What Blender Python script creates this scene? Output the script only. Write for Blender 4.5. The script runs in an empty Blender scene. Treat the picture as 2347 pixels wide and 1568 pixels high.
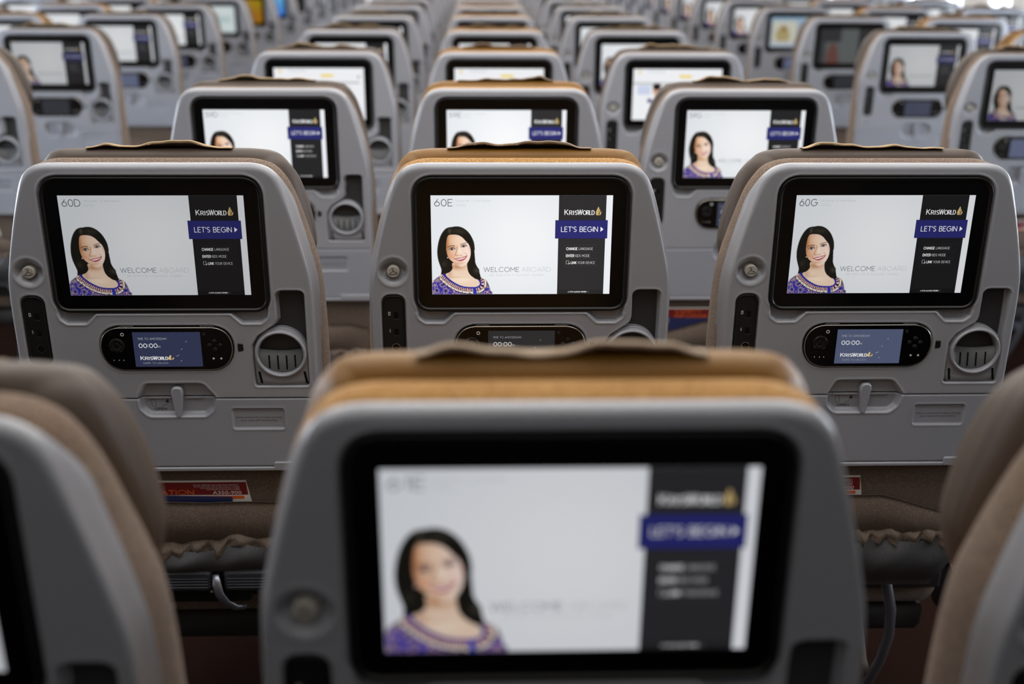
import bpy, math, random
import numpy as np
from mathutils import Vector, Matrix
random.seed(7)
SC = bpy.context.scene
COL = SC.collection
MM = 0.001
# ------------------------------------------------------------------ camera, world, exposure
FLOOR = -1.07                      # floor height; z = 0 is the top of the seat displays
PITCH = 0.8128                     # seat rows, fore and aft
TILT = 0.0298                      # lean of every seatback
CAMX, CAMY, CAMZ = -0.0569, -1.4406, 0.3052
F_PX, C_PITCH, C_YAW, C_ROLL = 2560.0, 0.3392, 0.0312, -0.0061
cd = bpy.data.cameras.new('camera'); cam = bpy.data.objects.new('camera', cd); COL.objects.link(cam)
cd.sensor_width = 36.0; cd.sensor_fit = 'HORIZONTAL'; cd.lens = F_PX / 2347 * 36.0
cam.location = (CAMX, CAMY, CAMZ)
fwd = Vector((math.sin(C_YAW) * math.cos(C_PITCH), math.cos(C_YAW) * math.cos(C_PITCH), -math.sin(C_PITCH)))
right = Vector((math.cos(C_YAW), -math.sin(C_YAW), 0.0))
up = right.cross(fwd)
cr, sr = math.cos(C_ROLL), math.sin(C_ROLL)
r2 = right * cr - up * sr
u2 = right * sr + up * cr
cam.matrix_world = Matrix(((r2.x, u2.x, -fwd.x, CAMX), (r2.y, u2.y, -fwd.y, CAMY), (r2.z, u2.z, -fwd.z, CAMZ), (0, 0, 0, 1)))
cd.clip_start = 0.02; cd.clip_end = 100
cd.dof.use_dof = True; cd.dof.focus_distance = 1.485; cd.dof.aperture_fstop = 2.9
SC.camera = cam
w = bpy.data.worlds.new('daylight'); SC.world = w; w.use_nodes = True
w.node_tree.nodes['Background'].inputs[0].default_value = (0.86, 0.93, 1.0, 1)
w.node_tree.nodes['Background'].inputs[1].default_value = 2.5
SC.view_settings.view_transform = 'Standard'; SC.view_settings.look = 'None'
SC.view_settings.exposure = 0.0; SC.view_settings.gamma = 1.0
SC.cycles.use_denoising = True
SC.cycles.max_bounces = 6; SC.cycles.diffuse_bounces = 4; SC.cycles.glossy_bounces = 3
SC.cycles.sample_clamp_indirect = 4.0

def area(name, loc, rot, sx, sy, power, col):
    l = bpy.data.lights.new(name, 'AREA'); l.shape = 'RECTANGLE'; l.size = sx; l.size_y = sy
    l.energy = power; l.color = col
    o = bpy.data.objects.new(name, l); COL.objects.link(o); o.location = loc; o.rotation_euler = rot
    return o
CEIL = 1.15
WALLX = 2.80
Y0, Y1 = -3.0, 14.2
# soft overhead cabin light: unseen panels, split and powered to set each row's brightness
STRIPS = [(x_, a_, b_, p_) for x_ in (-1.0, 0.0, 1.0) for a_, b_, p_ in ((-2.7, -0.90, 0.7), (-0.85, 1.5, 20.0), (1.6, 13.6, 74.0))]
for sx_, a_, b_, p_ in STRIPS:
    area('ceiling_fill', (sx_, (a_ + b_) / 2, CEIL - 0.035), (0, 0, 0), 0.84, b_ - a_, p_, (1.0, 0.96, 0.91))
WIN_Y = {-1: [0.03 + 0.634 * k for k in range(22)], 1: [-0.2 + 0.634 * k for k in range(22)]}
for s_ in (-1, 1):
    area('window_daylight', (s_ * (WALLX + 0.30), 6.7, -0.02), (0, s_ * math.radians(90), 0), 0.55, 14.2, 1500, (0.79, 0.88, 1.0))

# ------------------------------------------------------------------ materials
def lin(c): 
    c = np.asarray(c, float) / 255.0
    return np.where(c <= 0.04045, c / 12.92, ((c + 0.055) / 1.055) ** 2.4)
def setp(b, n, v):
    if n in b.inputs: b.inputs[n].default_value = v
def mat(name, rgb, rough=0.5, metal=0.0, spec=0.5, bump=None, speck=None, coat=0.0, sheen=0.0):
    """bump=(scale,strength,kind) ; speck=(scale, rgb2, lo, hi)"""
    m = bpy.data.materials.new(name); m.use_nodes = True; nt = m.node_tree; b = nt.nodes['Principled BSDF']
    c = tuple(lin(rgb)) + (1,)
    setp(b, 'Base Color', c); setp(b, 'Roughness', rough); setp(b, 'Metallic', metal); setp(b, 'Specular IOR Level', spec)
    setp(b, 'Coat Weight', coat); setp(b, 'Sheen Weight', sheen)
    tc = nt.nodes.new('ShaderNodeTexCoord')
    if bump:
        sc_, st, kind = bump
        if kind == 'weave':
            t = nt.nodes.new('ShaderNodeTexVoronoi'); t.inputs['Scale'].default_value = sc_
            out = t.outputs['Distance']
        else:
            t = nt.nodes.new('ShaderNodeTexNoise'); t.inputs['Scale'].default_value = sc_; t.inputs['Detail'].default_value = 3
            out = t.outputs[0]
        nt.links.new(tc.outputs['Object'], t.inputs['Vector'])
        bp = nt.nodes.new('ShaderNodeBump'); bp.inputs['Strength'].default_value = st; bp.inputs['Distance'].default_value = 0.001
        nt.links.new(out, bp.inputs['Height']); nt.links.new(bp.outputs[0], b.inputs['Normal'])
    if speck:
        sc_, rgb2, lo, hi = speck
        t = nt.nodes.new('ShaderNodeTexNoise'); t.inputs['Scale'].default_value = sc_; t.inputs['Detail'].default_value = 2
        nt.links.new(tc.outputs['Object'], t.inputs['Vector'])
        r = nt.nodes.new('ShaderNodeValToRGB'); r.color_ramp.elements[0].position = lo; r.color_ramp.elements[1].position = hi
        r.color_ramp.elements[0].color = c; r.color_ramp.elements[1].color = tuple(lin(rgb2)) + (1,)
        nt.links.new(t.outputs[0], r.inputs[0]); nt.links.new(r.outputs[0], b.inputs['Base Color'])
    return m
M = {}
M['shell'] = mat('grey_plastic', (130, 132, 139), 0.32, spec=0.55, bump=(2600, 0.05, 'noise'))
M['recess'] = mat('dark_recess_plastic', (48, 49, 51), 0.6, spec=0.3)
M['tray'] = mat('tray_plastic', (127, 130, 139), 0.35, spec=0.5, bump=(2600, 0.05, 'noise'))
M['black'] = mat('gloss_black_glass', (6, 6, 7), 0.16, spec=0.28)
M['gasket'] = mat('black_frame_plastic', (11, 11, 12), 0.38, spec=0.3)
M['satin'] = mat('black_satin_plastic', (17, 18, 19), 0.4, spec=0.35)
M['slot'] = mat('slot_black', (8, 8, 8), 0.8, spec=0.1)
M['rim'] = mat('bright_metal_rim', (190, 188, 182), 0.25, metal=1.0)
M['alu'] = mat('brushed_aluminium', (150, 155, 168), 0.32, metal=0.9)
M['hook'] = mat('beige_metal_button', (150, 147, 140), 0.35, spec=0.5)
M['ink'] = mat('black_ink', (14, 14, 15), 0.6)
M['inkgrey'] = mat('grey_ink', (64, 66, 72), 0.6)
M['inkwhite'] = mat('white_ink', (205, 205, 205), 0.6)
M['taupe_fab'] = mat('taupe_woven_fabric', (80, 63, 50), 0.9, spec=0.15, bump=(800, 0.8, 'weave'), speck=(760, (140, 116, 96), 0.5, 0.64), sheen=0.2)
M['amber_fab'] = mat('amber_woven_fabric', (126, 82, 22), 0.9, spec=0.15, bump=(800, 0.8, 'weave'), speck=(760, (186, 150, 92), 0.46, 0.66), sheen=0.2)
M['taupe_lea'] = mat('taupe_leather', (64, 53, 45), 0.5, spec=0.35, bump=(420, 0.12, 'noise'))
M['amber_lea'] = mat('amber_leather', (106, 71, 8), 0.5, spec=0.35, bump=(420, 0.12, 'noise'))
M['taupe_pipe'] = mat('dark_taupe_piping', (44, 37, 31), 0.6)
M['amber_pipe'] = mat('dark_amber_piping', (84, 50, 14), 0.6)
M['cover_t'] = mat('beige_cloth', (160, 138, 110), 0.85, spec=0.1, bump=(900, 0.3, 'weave'))
M['cover_a'] = mat('taupe_cloth', (134, 118, 102), 0.85, spec=0.1, bump=(900, 0.3, 'weave'))
M['back_fab'] = mat('brown_grey_woven_fabric', (84, 73, 65), 0.95, spec=0.1, bump=(800, 0.4, 'weave'), speck=(640, (116, 106, 98), 0.5, 0.75))
M['shroud'] = mat('dark_blue_grey_plastic', (50, 53, 62), 0.4)
M['white_p'] = mat('white_paper', (190, 190, 188), 0.6)
M['red_p'] = mat('red_paper', (98, 3, 7), 0.5)
M['orange_p'] = mat('orange_paper', (190, 84, 22), 0.5)
M['navy_p'] = mat('navy_paper', (26, 34, 74), 0.4)
M['carpet'] = mat('brown_carpet', (24, 13, 9), 1.0, spec=0.02, bump=(300, 0.8, 'noise'), speck=(260, (34, 20, 15), 0.45, 0.7))
M['wallp'] = mat('white_wall_panel', (226, 224, 220), 0.5)
M['ceil'] = mat('white_ceiling_panel', (225, 222, 216), 0.6)
M['under'] = mat('dark_underframe', (26, 22, 20), 0.7)
M['dim'] = mat('grey_bulkhead', (84, 84, 86), 0.7)
M['cup_in'] = mat('warm_grey_plastic', (72, 74, 77), 0.5)
# netting: pale threads on a dark ground
m = bpy.data.materials.new('grey_netting'); m.use_nodes = True; nt = m.node_tree; b = nt.nodes['Principled BSDF']
tc = nt.nodes.new('ShaderNodeTexCoord'); v = nt.nodes.new('ShaderNodeTexVoronoi'); v.inputs['Scale'].default_value = 620; v.inputs['Randomness'].default_value = 0.15
mp = nt.nodes.new('ShaderNodeMapping'); mp.inputs['Scale'].default_value = (1.0, 0.0, 1.0); nt.links.new(tc.outputs['Object'], mp.inputs['Vector']); nt.links.new(mp.outputs[0], v.inputs['Vector'])
r = nt.nodes.new('ShaderNodeValToRGB'); r.color_ramp.elements[0].position = 0.42; r.color_ramp.elements[1].position = 0.56
r.color_ramp.elements[0].color = (0.02, 0.021, 0.023, 1); r.color_ramp.elements[1].color = (0.13, 0.135, 0.15, 1)
nt.links.new(v.outputs['Distance'], r.inputs[0]); nt.links.new(r.outputs[0], b.inputs['Base Color']); setp(b, 'Roughness', 0.7)
M['net'] = m
# a lit display: its picture is stored per point, its brightness, viewing-angle dimming put in, is the object's colour
m = bpy.data.materials.new('lit_display'); m.use_nodes = True; nt = m.node_tree; b = nt.nodes['Principled BSDF']
at = nt.nodes.new('ShaderNodeAttribute'); at.attribute_name = 'picture'
oi = nt.nodes.new('ShaderNodeObjectInfo')
mx = nt.nodes.new('ShaderNodeVectorMath'); mx.operation = 'MULTIPLY'
nt.links.new(at.outputs['Color'], mx.inputs[0]); nt.links.new(oi.outputs['Color'], mx.inputs[1])
nt.links.new(mx.outputs[0], b.inputs['Emission Color']); setp(b, 'Emission Strength', 1.0)
setp(b, 'Base Color', (0.004, 0.004, 0.004, 1)); setp(b, 'Roughness', 0.25); setp(b, 'Specular IOR Level', 0.25)
M['display'] = m
def emis(name, rgb, s):
    m = bpy.data.materials.new(name); m.use_nodes = True; b = m.node_tree.nodes['Principled BSDF']
    setp(b, 'Emission Color', tuple(lin(rgb)) + (1,)); setp(b, 'Emission Strength', s); return m
M['lamp'] = emis('warm_fill_diffuser', (255, 246, 232), 0.6)

# ------------------------------------------------------------------ geometry helpers (millimetres in the seat's own frame)
CT, ST = math.cos(TILT), math.sin(TILT)
def T(p, z0=-FLOOR):
    """u right, v up the seatback, w out of it towards the row behind -> metres above the seat's foot"""
    u, v, w_ = p
    return (u * MM, (-v * ST - w_ * CT) * MM, z0 + (v * CT - w_ * ST) * MM)
class MB:
    def __init__(s, flat=False): s.v = []; s.f = []; s.m = []; s.c = []; s.mats = []; s.sm = []
    def mi(s, name):
        if name not in s.mats: s.mats.append(name)
        return s.mats.index(name)
    def add(s, verts, faces, mname, smooth=True, col=None):
        o = len(s.v); s.v += [tuple(p) for p in verts]; k = s.mi(mname)
        s.f += [tuple(o + i for i in f) for f in faces]; s.m += [k] * len(faces); s.sm += [smooth] * len(faces)
        if col is not None:
            col = np.asarray(col, float)
            if col.ndim == 1: s.c += [tuple(col)] * len(verts)
            else: s.c += [tuple(x) for x in col]
    def mesh(s, name, xf=T):
        me = bpy.data.meshes.new(name)
        vv = [xf(p) for p in s.v] if xf else s.v
        me.from_pydata(vv, [], s.f)
        for n in s.mats: me.materials.append(M[n])
        me.polygons.foreach_set('material_index', s.m); me.polygons.foreach_set('use_smooth', s.sm)
        if s.c:
            a = me.color_attributes.new('picture', 'FLOAT_COLOR', 'POINT')
            arr = np.ones((len(s.v), 4)); arr[:, :3] = np.array(s.c); a.data.foreach_set('color', arr.ravel())
        me.update(); return me
def link(name, me, parent=None):
    o = bpy.data.objects.new(name, me); COL.objects.link(o)
    if parent: o.parent = parent
    return o
def rounded(pts, rad, n=6):
    """polygon with rounded corners; rad a number or one per corner"""
    P = [np.array(p, float) for p in pts]; N = len(P); out = []
    for i in range(N):
        a, b_, c = P[i - 1], P[i], P[(i + 1) % N]; R = rad[i] if hasattr(rad, '__len__') else rad
        if R <= 0: out.append(b_); continue
        d1 = a - b_; d2 = c - b_; l1 = np.linalg.norm(d1); l2 = np.linalg.norm(d2); d1 /= l1; d2 /= l2
        ang = math.acos(max(-1, min(1, float(d1 @ d2)))); t = min(R / math.tan(ang / 2), 0.49 * l1, 0.49 * l2)
        p0 = b_ + d1 * t; p1 = b_ + d2 * t
        for k in range(n + 1):
            q = k / n; out.append((1 - q) ** 2 * p0 + 2 * q * (1 - q) * (b_ * 0.82 + 0.09 * (p0 + p1)) + q * q * p1)
    return [tuple(p) for p in out]
def rrect(x0, y0, x1, y1, r, n=6): return rounded([(x0, y0), (x1, y0), (x1, y1), (x0, y1)], r, n)   # counter-clockwise
def circle(cx, cy, r, n=32, ry=None): return [(cx + r * math.cos(2 * math.pi * i / n), cy + (ry or r) * math.sin(2 * math.pi * i / n)) for i in range(n)]
def offset(pts, d):
    P = np.array(pts); a = np.roll(P, 1, 0); b_ = np.roll(P, -1, 0); t = b_ - a
    t /= np.maximum(np.linalg.norm(t, axis=1, keepdims=True), 1e-9)
    nrm = np.stack([t[:, 1], -t[:, 0]], 1)
    return P + nrm * d
def slab(mb, outline, rings, mname, cap0=False, cap1=True, smooth=True, capmat=None, flatcap=True):
    """rings = [(outward offset, w)], last ring nearest the viewer"""
    n = len(outline); V = []
    for off, w_ in rings:
        V += [(x, y, w_) for x, y in offset(outline, off)]
    F = []
    for k in range(len(rings) - 1):
        for i in range(n):
            j = (i + 1) % n; F.append((k * n + i, k * n + j, (k + 1) * n + j, (k + 1) * n + i))
    mb.add(V, F, mname, smooth)
    if cap1: mb.add(V[-n:], [tuple(range(n))], capmat or mname, False)
    if cap0: mb.add(V[:n], [tuple(reversed(range(n)))], mname, False)
def tube(mb, path, r, mname, n=10, rz=None):
    P = [np.array(p, float) for p in path]; V = []; K = len(P)
    for i, p in enumerate(P):
        t = P[min(i + 1, K - 1)] - P[max(i - 1, 0)]; t /= np.linalg.norm(t)
        a = np.cross(t, (0, 0, 1.0)); 
        if np.linalg.norm(a) < 0.1: a = np.cross(t, (1.0, 0, 0))
        a /= np.linalg.norm(a); b_ = np.cross(t, a); R = r[i] if hasattr(r, '__len__') else r
        for k in range(n):
            q = 2 * math.pi * k / n; V.append(p + a * R * math.cos(q) + b_ * (rz or R) * math.sin(q))
    F = [(i * n + k, i * n + (k + 1) % n, (i + 1) * n + (k + 1) % n, (i + 1) * n + k) for i in range(K - 1) for k in range(n)]
    F += [tuple(reversed(range(n))), tuple((K - 1) * n + k for k in range(n))]
    mb.add(V, F, mname)
def box(mb, x0, x1, y0, y1, z0, z1, mname, bev=0.0):
    if bev <= 0:
        V = [(x, y, z) for z in (z0, z1) for y in (y0, y1) for x in (x0, x1)]
        mb.add(V, [(0, 2, 3, 1), (4, 5, 7, 6), (0, 1, 5, 4), (2, 6, 7, 3), (0, 4, 6, 2), (1, 3, 7, 5)], mname, False); return
    o = rrect(x0 + bev * .0, y0, x1, y1, bev, 4)
    n = len(o); rings = [(-bev, z0), (-bev * .3, z0 + bev * .3), (0, z0 + bev), (0, z1 - bev), (-bev * .3, z1 - bev * .3), (-bev, z1)]
    V = []
    for off, z in rings: V += [(x, y, z) for x, y in offset(o, off)]
    F = [(k * n + i, k * n + (i + 1) % n, (k + 1) * n + (i + 1) % n, (k + 1) * n + i) for k in range(len(rings) - 1) for i in range(n)]
    F += [tuple(reversed(range(n))), tuple((len(rings) - 1) * n + i for i in range(n))]
    mb.add(V, F, mname)
def sdf(P, poly):
    """signed distance (negative inside) of points P (N,2) to polygon; also arclength of nearest point"""
    A = np.array(poly, float); B = np.roll(A, -1, 0); best = np.full(len(P), 1e18); ins = np.zeros(len(P), bool)
    for a, b_ in zip(A, B):
        e = b_ - a; q = P - a; t = np.clip((q @ e) / max(e @ e, 1e-12), 0, 1); d = q - t[:, None] * e
        best = np.minimum(best, (d * d).sum(1))
        c = ((a[1] > P[:, 1]) != (b_[1] > P[:, 1]))
        if c.any():
            xi = a[0] + (P[:, 1] - a[1]) * (b_[0] - a[0]) / ((b_[1] - a[1]) if b_[1] != a[1] else 1e-12)
            ins ^= c & (P[:, 0] < xi)
    d = np.sqrt(best); return np.where(ins, -d, d)
def sstep(x, a, b_): t = np.clip((x - a) / (b_ - a), 0, 1); return t * t * (3 - 2 * t)
def spline(pts, n=6, closed=True):
    P = np.array(pts, float); N = len(P); out = []
    for i in range(N if closed else N - 1):
        p0, p1, p2, p3 = (P[(i + k - 1) % N] for k in range(4)) if closed else (P[max(i - 1, 0)], P[i], P[i + 1], P[min(i + 2, N - 1)])
        for k in range(n):
            t = k / n; out.append(0.5 * (2 * p1 + (p2 - p0) * t + (2 * p0 - 5 * p1 + 4 * p2 - p3) * t * t + (3 * p1 - p0 - 3 * p2 + p3) * t ** 3))
    if not closed: out.append(P[-1])
    return np.array(out)

# ------------------------------------------------------------------ lettering: thin geometric capitals drawn as strokes
def arc(cx, cy, rx, ry, a0, a1, n=14): return [(cx + rx * math.cos(math.radians(a0 + (a1 - a0) * i / n)), cy + ry * math.sin(math.radians(a0 + (a1 - a0) * i / n))) for i in range(n + 1)]
O_ = arc(.5, .5, .5, .5, 0, 360, 26)
G = {
 'A': ([[(0, 0), (.43, 1), (.86, 0)], [(.15, .33), (.71, .33)]], .86),
 'B': ([[(0, 0), (0, 1), (.34, 1)] + arc(.34, .76, .24, .24, 90, -90, 8) + [(0, .52)], [(.34, .52)] + arc(.36, .26, .28, .26, 90, -90, 8) + [(0, 0)]], .64),
 'C': ([arc(.5, .5, .5, .5, 48, 312, 20)], .86), 'D': ([[(0, 0), (0, 1), (.32, 1)] + arc(.32, .5, .46, .5, 90, -90, 14) + [(0, 0)]], .8),
 'E': ([[(.56, 1), (0, 1), (0, 0), (.56, 0)], [(0, .52), (.5, .52)]], .58), 'F': ([[(.55, 1), (0, 1), (0, 0)], [(0, .5), (.48, .5)]], .56),
 'G': ([arc(.5, .5, .5, .5, 48, 360, 22) + [(.58, .5)]], 1.0), 'H': ([[(0, 0), (0, 1)], [(.72, 0), (.72, 1)], [(0, .52), (.72, .52)]], .72),
 'I': ([[(0, 0), (0, 1)]], .02), 'J': ([[(.4, 1), (.4, .24)] + arc(.18, .22, .22, .22, 0, -150, 8)], .42),
 'K': ([[(0, 0), (0, 1)], [(.62, 1), (.02, .42)], [(.2, .58), (.66, 0)]], .66), 'L': ([[(0, 1), (0, 0), (.52, 0)]], .52),
 'M': ([[(0, 0), (0, 1), (.44, .36), (.88, 1), (.88, 0)]], .88), 'N': ([[(0, 0), (0, 1), (.74, 0), (.74, 1)]], .74),
 'O': ([O_], 1.0), 'P': ([[(0, 0), (0, 1), (.34, 1)] + arc(.34, .73, .26, .27, 90, -90, 8) + [(0, .46)]], .62),
 'Q': ([O_, [(.6, .28), (.95, -.04)]], 1.0),
 'R': ([[(0, 0), (0, 1), (.34, 1)] + arc(.34, .73, .26, .27, 90, -90, 8) + [(0, .46)], [(.32, .46), (.64, 0)]], .64),
 'S': ([arc(.3, .75, .27, .25, 40, 250, 10) + arc(.29, .25, .28, .25, 80, -140, 10)], .58),
 'T': ([[(0, 1), (.66, 1)], [(.33, 1), (.33, 0)]], .66), 'U': ([[(0, 1), (0, .34)] + arc(.34, .34, .34, .34, 180, 360, 10) + [(.68, 1)]], .68),
 'V': ([[(0, 1), (.41, 0), (.82, 1)]], .82), 'W': ([[(0, 1), (.32, 0), (.62, .98), (.92, 0), (1.24, 1)]], 1.24),
 'X': ([[(0, 1), (.7, 0)], [(.7, 1), (0, 0)]], .7), 'Y': ([[(0, 1), (.36, .48), (.72, 1)], [(.36, .48), (.36, 0)]], .72), 'Z': ([[(0, 1), (.66, 1), (0, 0), (.68, 0)]], .68),
 '0': ([arc(.33, .5, .33, .5, 0, 360, 22)], .66), '1': ([[(0, .84), (.2, 1), (.2, 0)]], .22),
 '2': ([arc(.28, .72, .28, .28, 160, -30, 8) + [(0, 0), (.58, 0)]], .58), '3': ([[(.04, 1), (.54, 1), (.26, .62)] + arc(.27, .31, .31, .31, 90, -150, 10)], .58),
 '4': ([[(.48, 0), (.48, 1), (0, .28), (.66, .28)]], .66), '5': ([[(.52, 1), (.12, 1), (.06, .56)] + arc(.26, .31, .31, .31, 110, -150, 10)], .58),
 '6': ([[(.44, 1), (.06, .45)] + arc(.33, .32, .33, .32, 160, 520, 22)], .66), '8': ([arc(.3, .76, .24, .24, 0, 360, 14), arc(.3, .27, .3, .27, 0, 360, 14)], .6),
 '9': ([[(.22, 0), (.6, .55)] + arc(.33, .68, .33, .32, -20, 340, 22)], .66),
 "'": ([[(0, 1), (0, .74)]], .04), ':': ([[(0, .16), (0, .22)], [(0, .66), (0, .72)]], .04), '-': ([[(0, .42), (.34, .42)]], .34), ' ': ([], .3), ',': ([[(.06, .06), (0, -.14)]], .08), '.': ([[(0, 0), (0, .05)]], .05)}
def strokes(text, gap=.24, small=None):
    """list of polylines in units of cap height; lower case letters become small capitals"""
    x = 0; out = []
    for ch in text:
        k = 1.0
        if ch.islower(): k = small or .78; ch = ch.upper()
        L, wd = G.get(ch, G[' ']); out += [[(x + px * k, py * k) for px, py in l] for l in L]; x += wd * k + gap
    return out, x - gap
def text_polys(text, x0, x1, y0, h, wt, gap=.24, small=None, thin=1.0):
    """quads of lettering fitted between x0 and x1, standing on y0, cap height h (y up)"""
    L, tw = strokes(text, gap, small); s = (x1 - x0) / tw; Q = []
    for l in L:
        p = [(x0 + a * s, y0 + b_ * h) for a, b_ in l]
        for a, b_ in zip(p[:-1], p[1:]):
            dx, dy = b_[0] - a[0], b_[1] - a[1]; d = math.hypot(dx, dy)
            if d < 1e-9: continue
            dx /= d; dy /= d; ww = wt * (thin + (1 - thin) * abs(dy)) / 2; e = ww * .55
            nx, ny = -dy * ww, dx * ww
            Q.append([(a[0] - dx * e - nx, a[1] - dy * e - ny), (b_[0] + dx * e - nx, b_[1] + dy * e - ny), (b_[0] + dx * e + nx, b_[1] + dy * e + ny), (a[0] - dx * e + nx, a[1] - dy * e + ny)])
    return Q
def put_text(mb, polys, w_, mname=None, col=None):
    for q in polys: mb.add([(x, y, w_) for x, y in q], [(0, 1, 2, 3)], mname or 'display', False, col=None if col is None else lin(col))

# ------------------------------------------------------------------ the smiling woman on the welcome screen, painted point by point
def portrait(nx, ny):
    """colours on a grid over the lower left of the display; coordinates are those of an enlarged view of the screen"""
    X0, X1, Y0_, Y1_ = 70, 1285, 185, 1560
    X, Y = np.meshgrid(np.linspace(X0, X1, nx), np.linspace(Y0_, Y1_, ny)); P = np.stack([X.ravel(), Y.ravel()], 1)
    C = np.zeros((len(P), 3)); A = np.zeros(len(P))
    def lay(mask, col):
        nonlocal C, A
        col = np.broadcast_to(np.asarray(col, float), (len(P), 3)); C = C * (1 - mask[:, None]) + col * mask[:, None]; A = np.maximum(A, mask)
    def shape(pts, soft=5, n=5): return 1 - sstep(sdf(P, spline(pts, n)), -soft, soft)
    def line(pts, wd, soft=4, n=5):
        q = spline(pts, n, False); best = np.full(len(P), 1e9)
        for a, b_ in zip(q[:-1], q[1:]):
            e = b_ - a; t = np.clip(((P - a) @ e) / (e @ e + 1e-9), 0, 1); best = np.minimum(best, np.linalg.norm(P - a - t[:, None] * e, axis=1))
        return 1 - sstep(best, wd / 2 - soft, wd / 2 + soft)
    def blob(cx, cy, rx, ry): return np.exp(-(((P[:, 0] - cx) / rx) ** 2 + ((P[:, 1] - cy) / ry) ** 2))
    x, y = P[:, 0], P[:, 1]
    hair = shape([(285, 1180), (275, 1060), (235, 940), (205, 830), (195, 700), (210, 560), (245, 430), (300, 320), (370, 245), (440, 218), (490, 214), (560, 203), (650, 210), (740, 250), (820, 320), (880, 410), (925, 520), (940, 640), (932, 720), (945, 830), (952, 920), (985, 1000), (1025, 1060), (1030, 1130), (1050, 1200), (1058, 1265), (1000, 1262), (930, 1240), (800, 1200), (500, 1190)], 7)
    hc = np.array([24, 22, 18.]) + (blob(620, 300, 150, 60) * 22 + blob(440, 290, 30, 60) * 40 + blob(330, 950, 60, 60) * 20 + blob(975, 1080, 60, 60) * 34 + blob(890, 560, 30, 120) * 8)[:, None] * np.array([1.0, .95, .8])
    lay(hair, hc)
    neck = shape([(495, 930), (495, 1040), (440, 1110), (360, 1150), (400, 1215), (520, 1310), (680, 1390), (850, 1420), (980, 1410), (1030, 1370), (1025, 1320), (1000, 1270), (950, 1232), (870, 1190), (812, 1110), (790, 1010), (785, 930), (640, 940)], 5)
    nc = np.array([236, 208, 184.]) - (blob(590, 1000, 150, 60) * 1.0)[:, None] * np.array([42, 62, 74]) + (blob(690, 1270, 170, 60))[:, None] * np.array([8, 14, 16]) - (blob(440, 1160, 60, 80))[:, None] * np.array([24, 34, 36]) - (blob(560, 1215, 140, 14))[:, None] * np.array([16, 22, 24])
    lay(neck, nc)
    # blouse: blue batik with banded neckline
    NL = spline([(330, 1145), (400, 1215), (520, 1310), (680, 1385), (850, 1408), (975, 1402), (1030, 1365), (1028, 1310), (990, 1245)], 8, False)
    best = np.full(len(P), 1e9); al = np.zeros(len(P)); acc = 0
    for a, b_ in zip(NL[:-1], NL[1:]):
        e = b_ - a; L = np.linalg.norm(e); t = np.clip(((P - a) @ e) / (L * L), 0, 1); d = np.linalg.norm(P - a - t[:, None] * e, axis=1)
        k = d < best; best = np.where(k, d, best); al = np.where(k, acc + t * L, al); acc += L
    bl = shape([(335, 1140), (290, 1160), (200, 1212), (130, 1268), (88, 1345), (60, 1470), (60, 1600), (1265, 1600), (1245, 1480), (1215, 1370), (1170, 1285), (1100, 1245), (1040, 1210), (990, 1245), (1028, 1310), (1030, 1365), (975, 1405), (850, 1414), (680, 1390), (520, 1312), (400, 1217)], 5)
    rng = np.random.RandomState(3)
    sw = np.zeros(len(P))
    for k in range(7):
        th = rng.rand() * 6.28; f_ = 1 / (22 + 16 * rng.rand()); sw += np.sin((x * math.cos(th) + y * math.sin(th)) * f_ + 1.8 * np.sin((x * math.sin(th) - y * math.cos(th)) * f_ * .8 + k))
    blue = np.array([42, 48, 158.]); c = np.tile(blue, (len(P), 1))
    def mixc(mask, col):
        nonlocal c
        c = c * (1 - mask[:, None]) + np.array(col, float) * mask[:, None]
    mixc(sstep(sw, 1.9, 2.4), (178, 160, 134)); mixc(sstep(sw, 2.9, 3.3), (46, 44, 120))
    mixc(1 - sstep(np.abs(sw - .25), .25, .6), (224, 170, 150)); mixc(1 - sstep(np.abs(sw + 1.7), .1, .3), (206, 150, 140))
    mixc((best < 143).astype(float) * sstep(best, 0, 1), (232, 220, 206))            # cream band
    dots = (np.cos(al / 10.5) > .78) & (np.abs(best - 121) < 9); mixc(dots.astype(float), (30, 24, 34))
    mixc((np.abs(best - 141) < 6).astype(float), (28, 22, 52)); mixc((best < 100).astype(float), (24, 20, 60))
    br = (best < 92) & (best > 30) & (np.cos(al / 5.4) > -.2 - (best - 60) / 90.0); mixc(br.astype(float), (222, 176, 172))
    mixc((best < 34).astype(float), (38, 42, 150))
    plk = ((np.abs(x - 925 - (y - 1400) * .12) < 34) & (y > 1390)).astype(float); mixc(plk, (44, 52, 168))
    lay(bl, c)
    lock = shape([(790, 930), (800, 1060), (850, 1160), (930, 1235), (1000, 1262), (1055, 1262), (1050, 1190), (1030, 1110), (1018, 1050), (970, 990), (948, 900), (940, 800), (930, 700), (870, 700), (850, 830)], 6)
    lay(lock, hc)
    face = shape([(400, 410), (430, 374), (520, 364), (620, 378), (700, 425), (760, 490), (810, 540), (845, 610), (860, 690), (855, 775), (835, 850), (790, 930), (735, 980), (680, 1004), (615, 992), (555, 952), (500, 905), (450, 862), (412, 810), (388, 740), (373, 650), (376, 540), (385, 465)], 5)
    g = sstep(x, 380, 640); g2 = sstep(x, 600, 840)
    fc = np.array([218, 170, 136.]) * (1 - g[:, None]) + np.array([240, 208, 184.]) * g[:, None]; fc = fc * (1 - .55 * g2[:, None]) + np.array([250, 236, 228.]) * .55 * g2[:, None]
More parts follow.
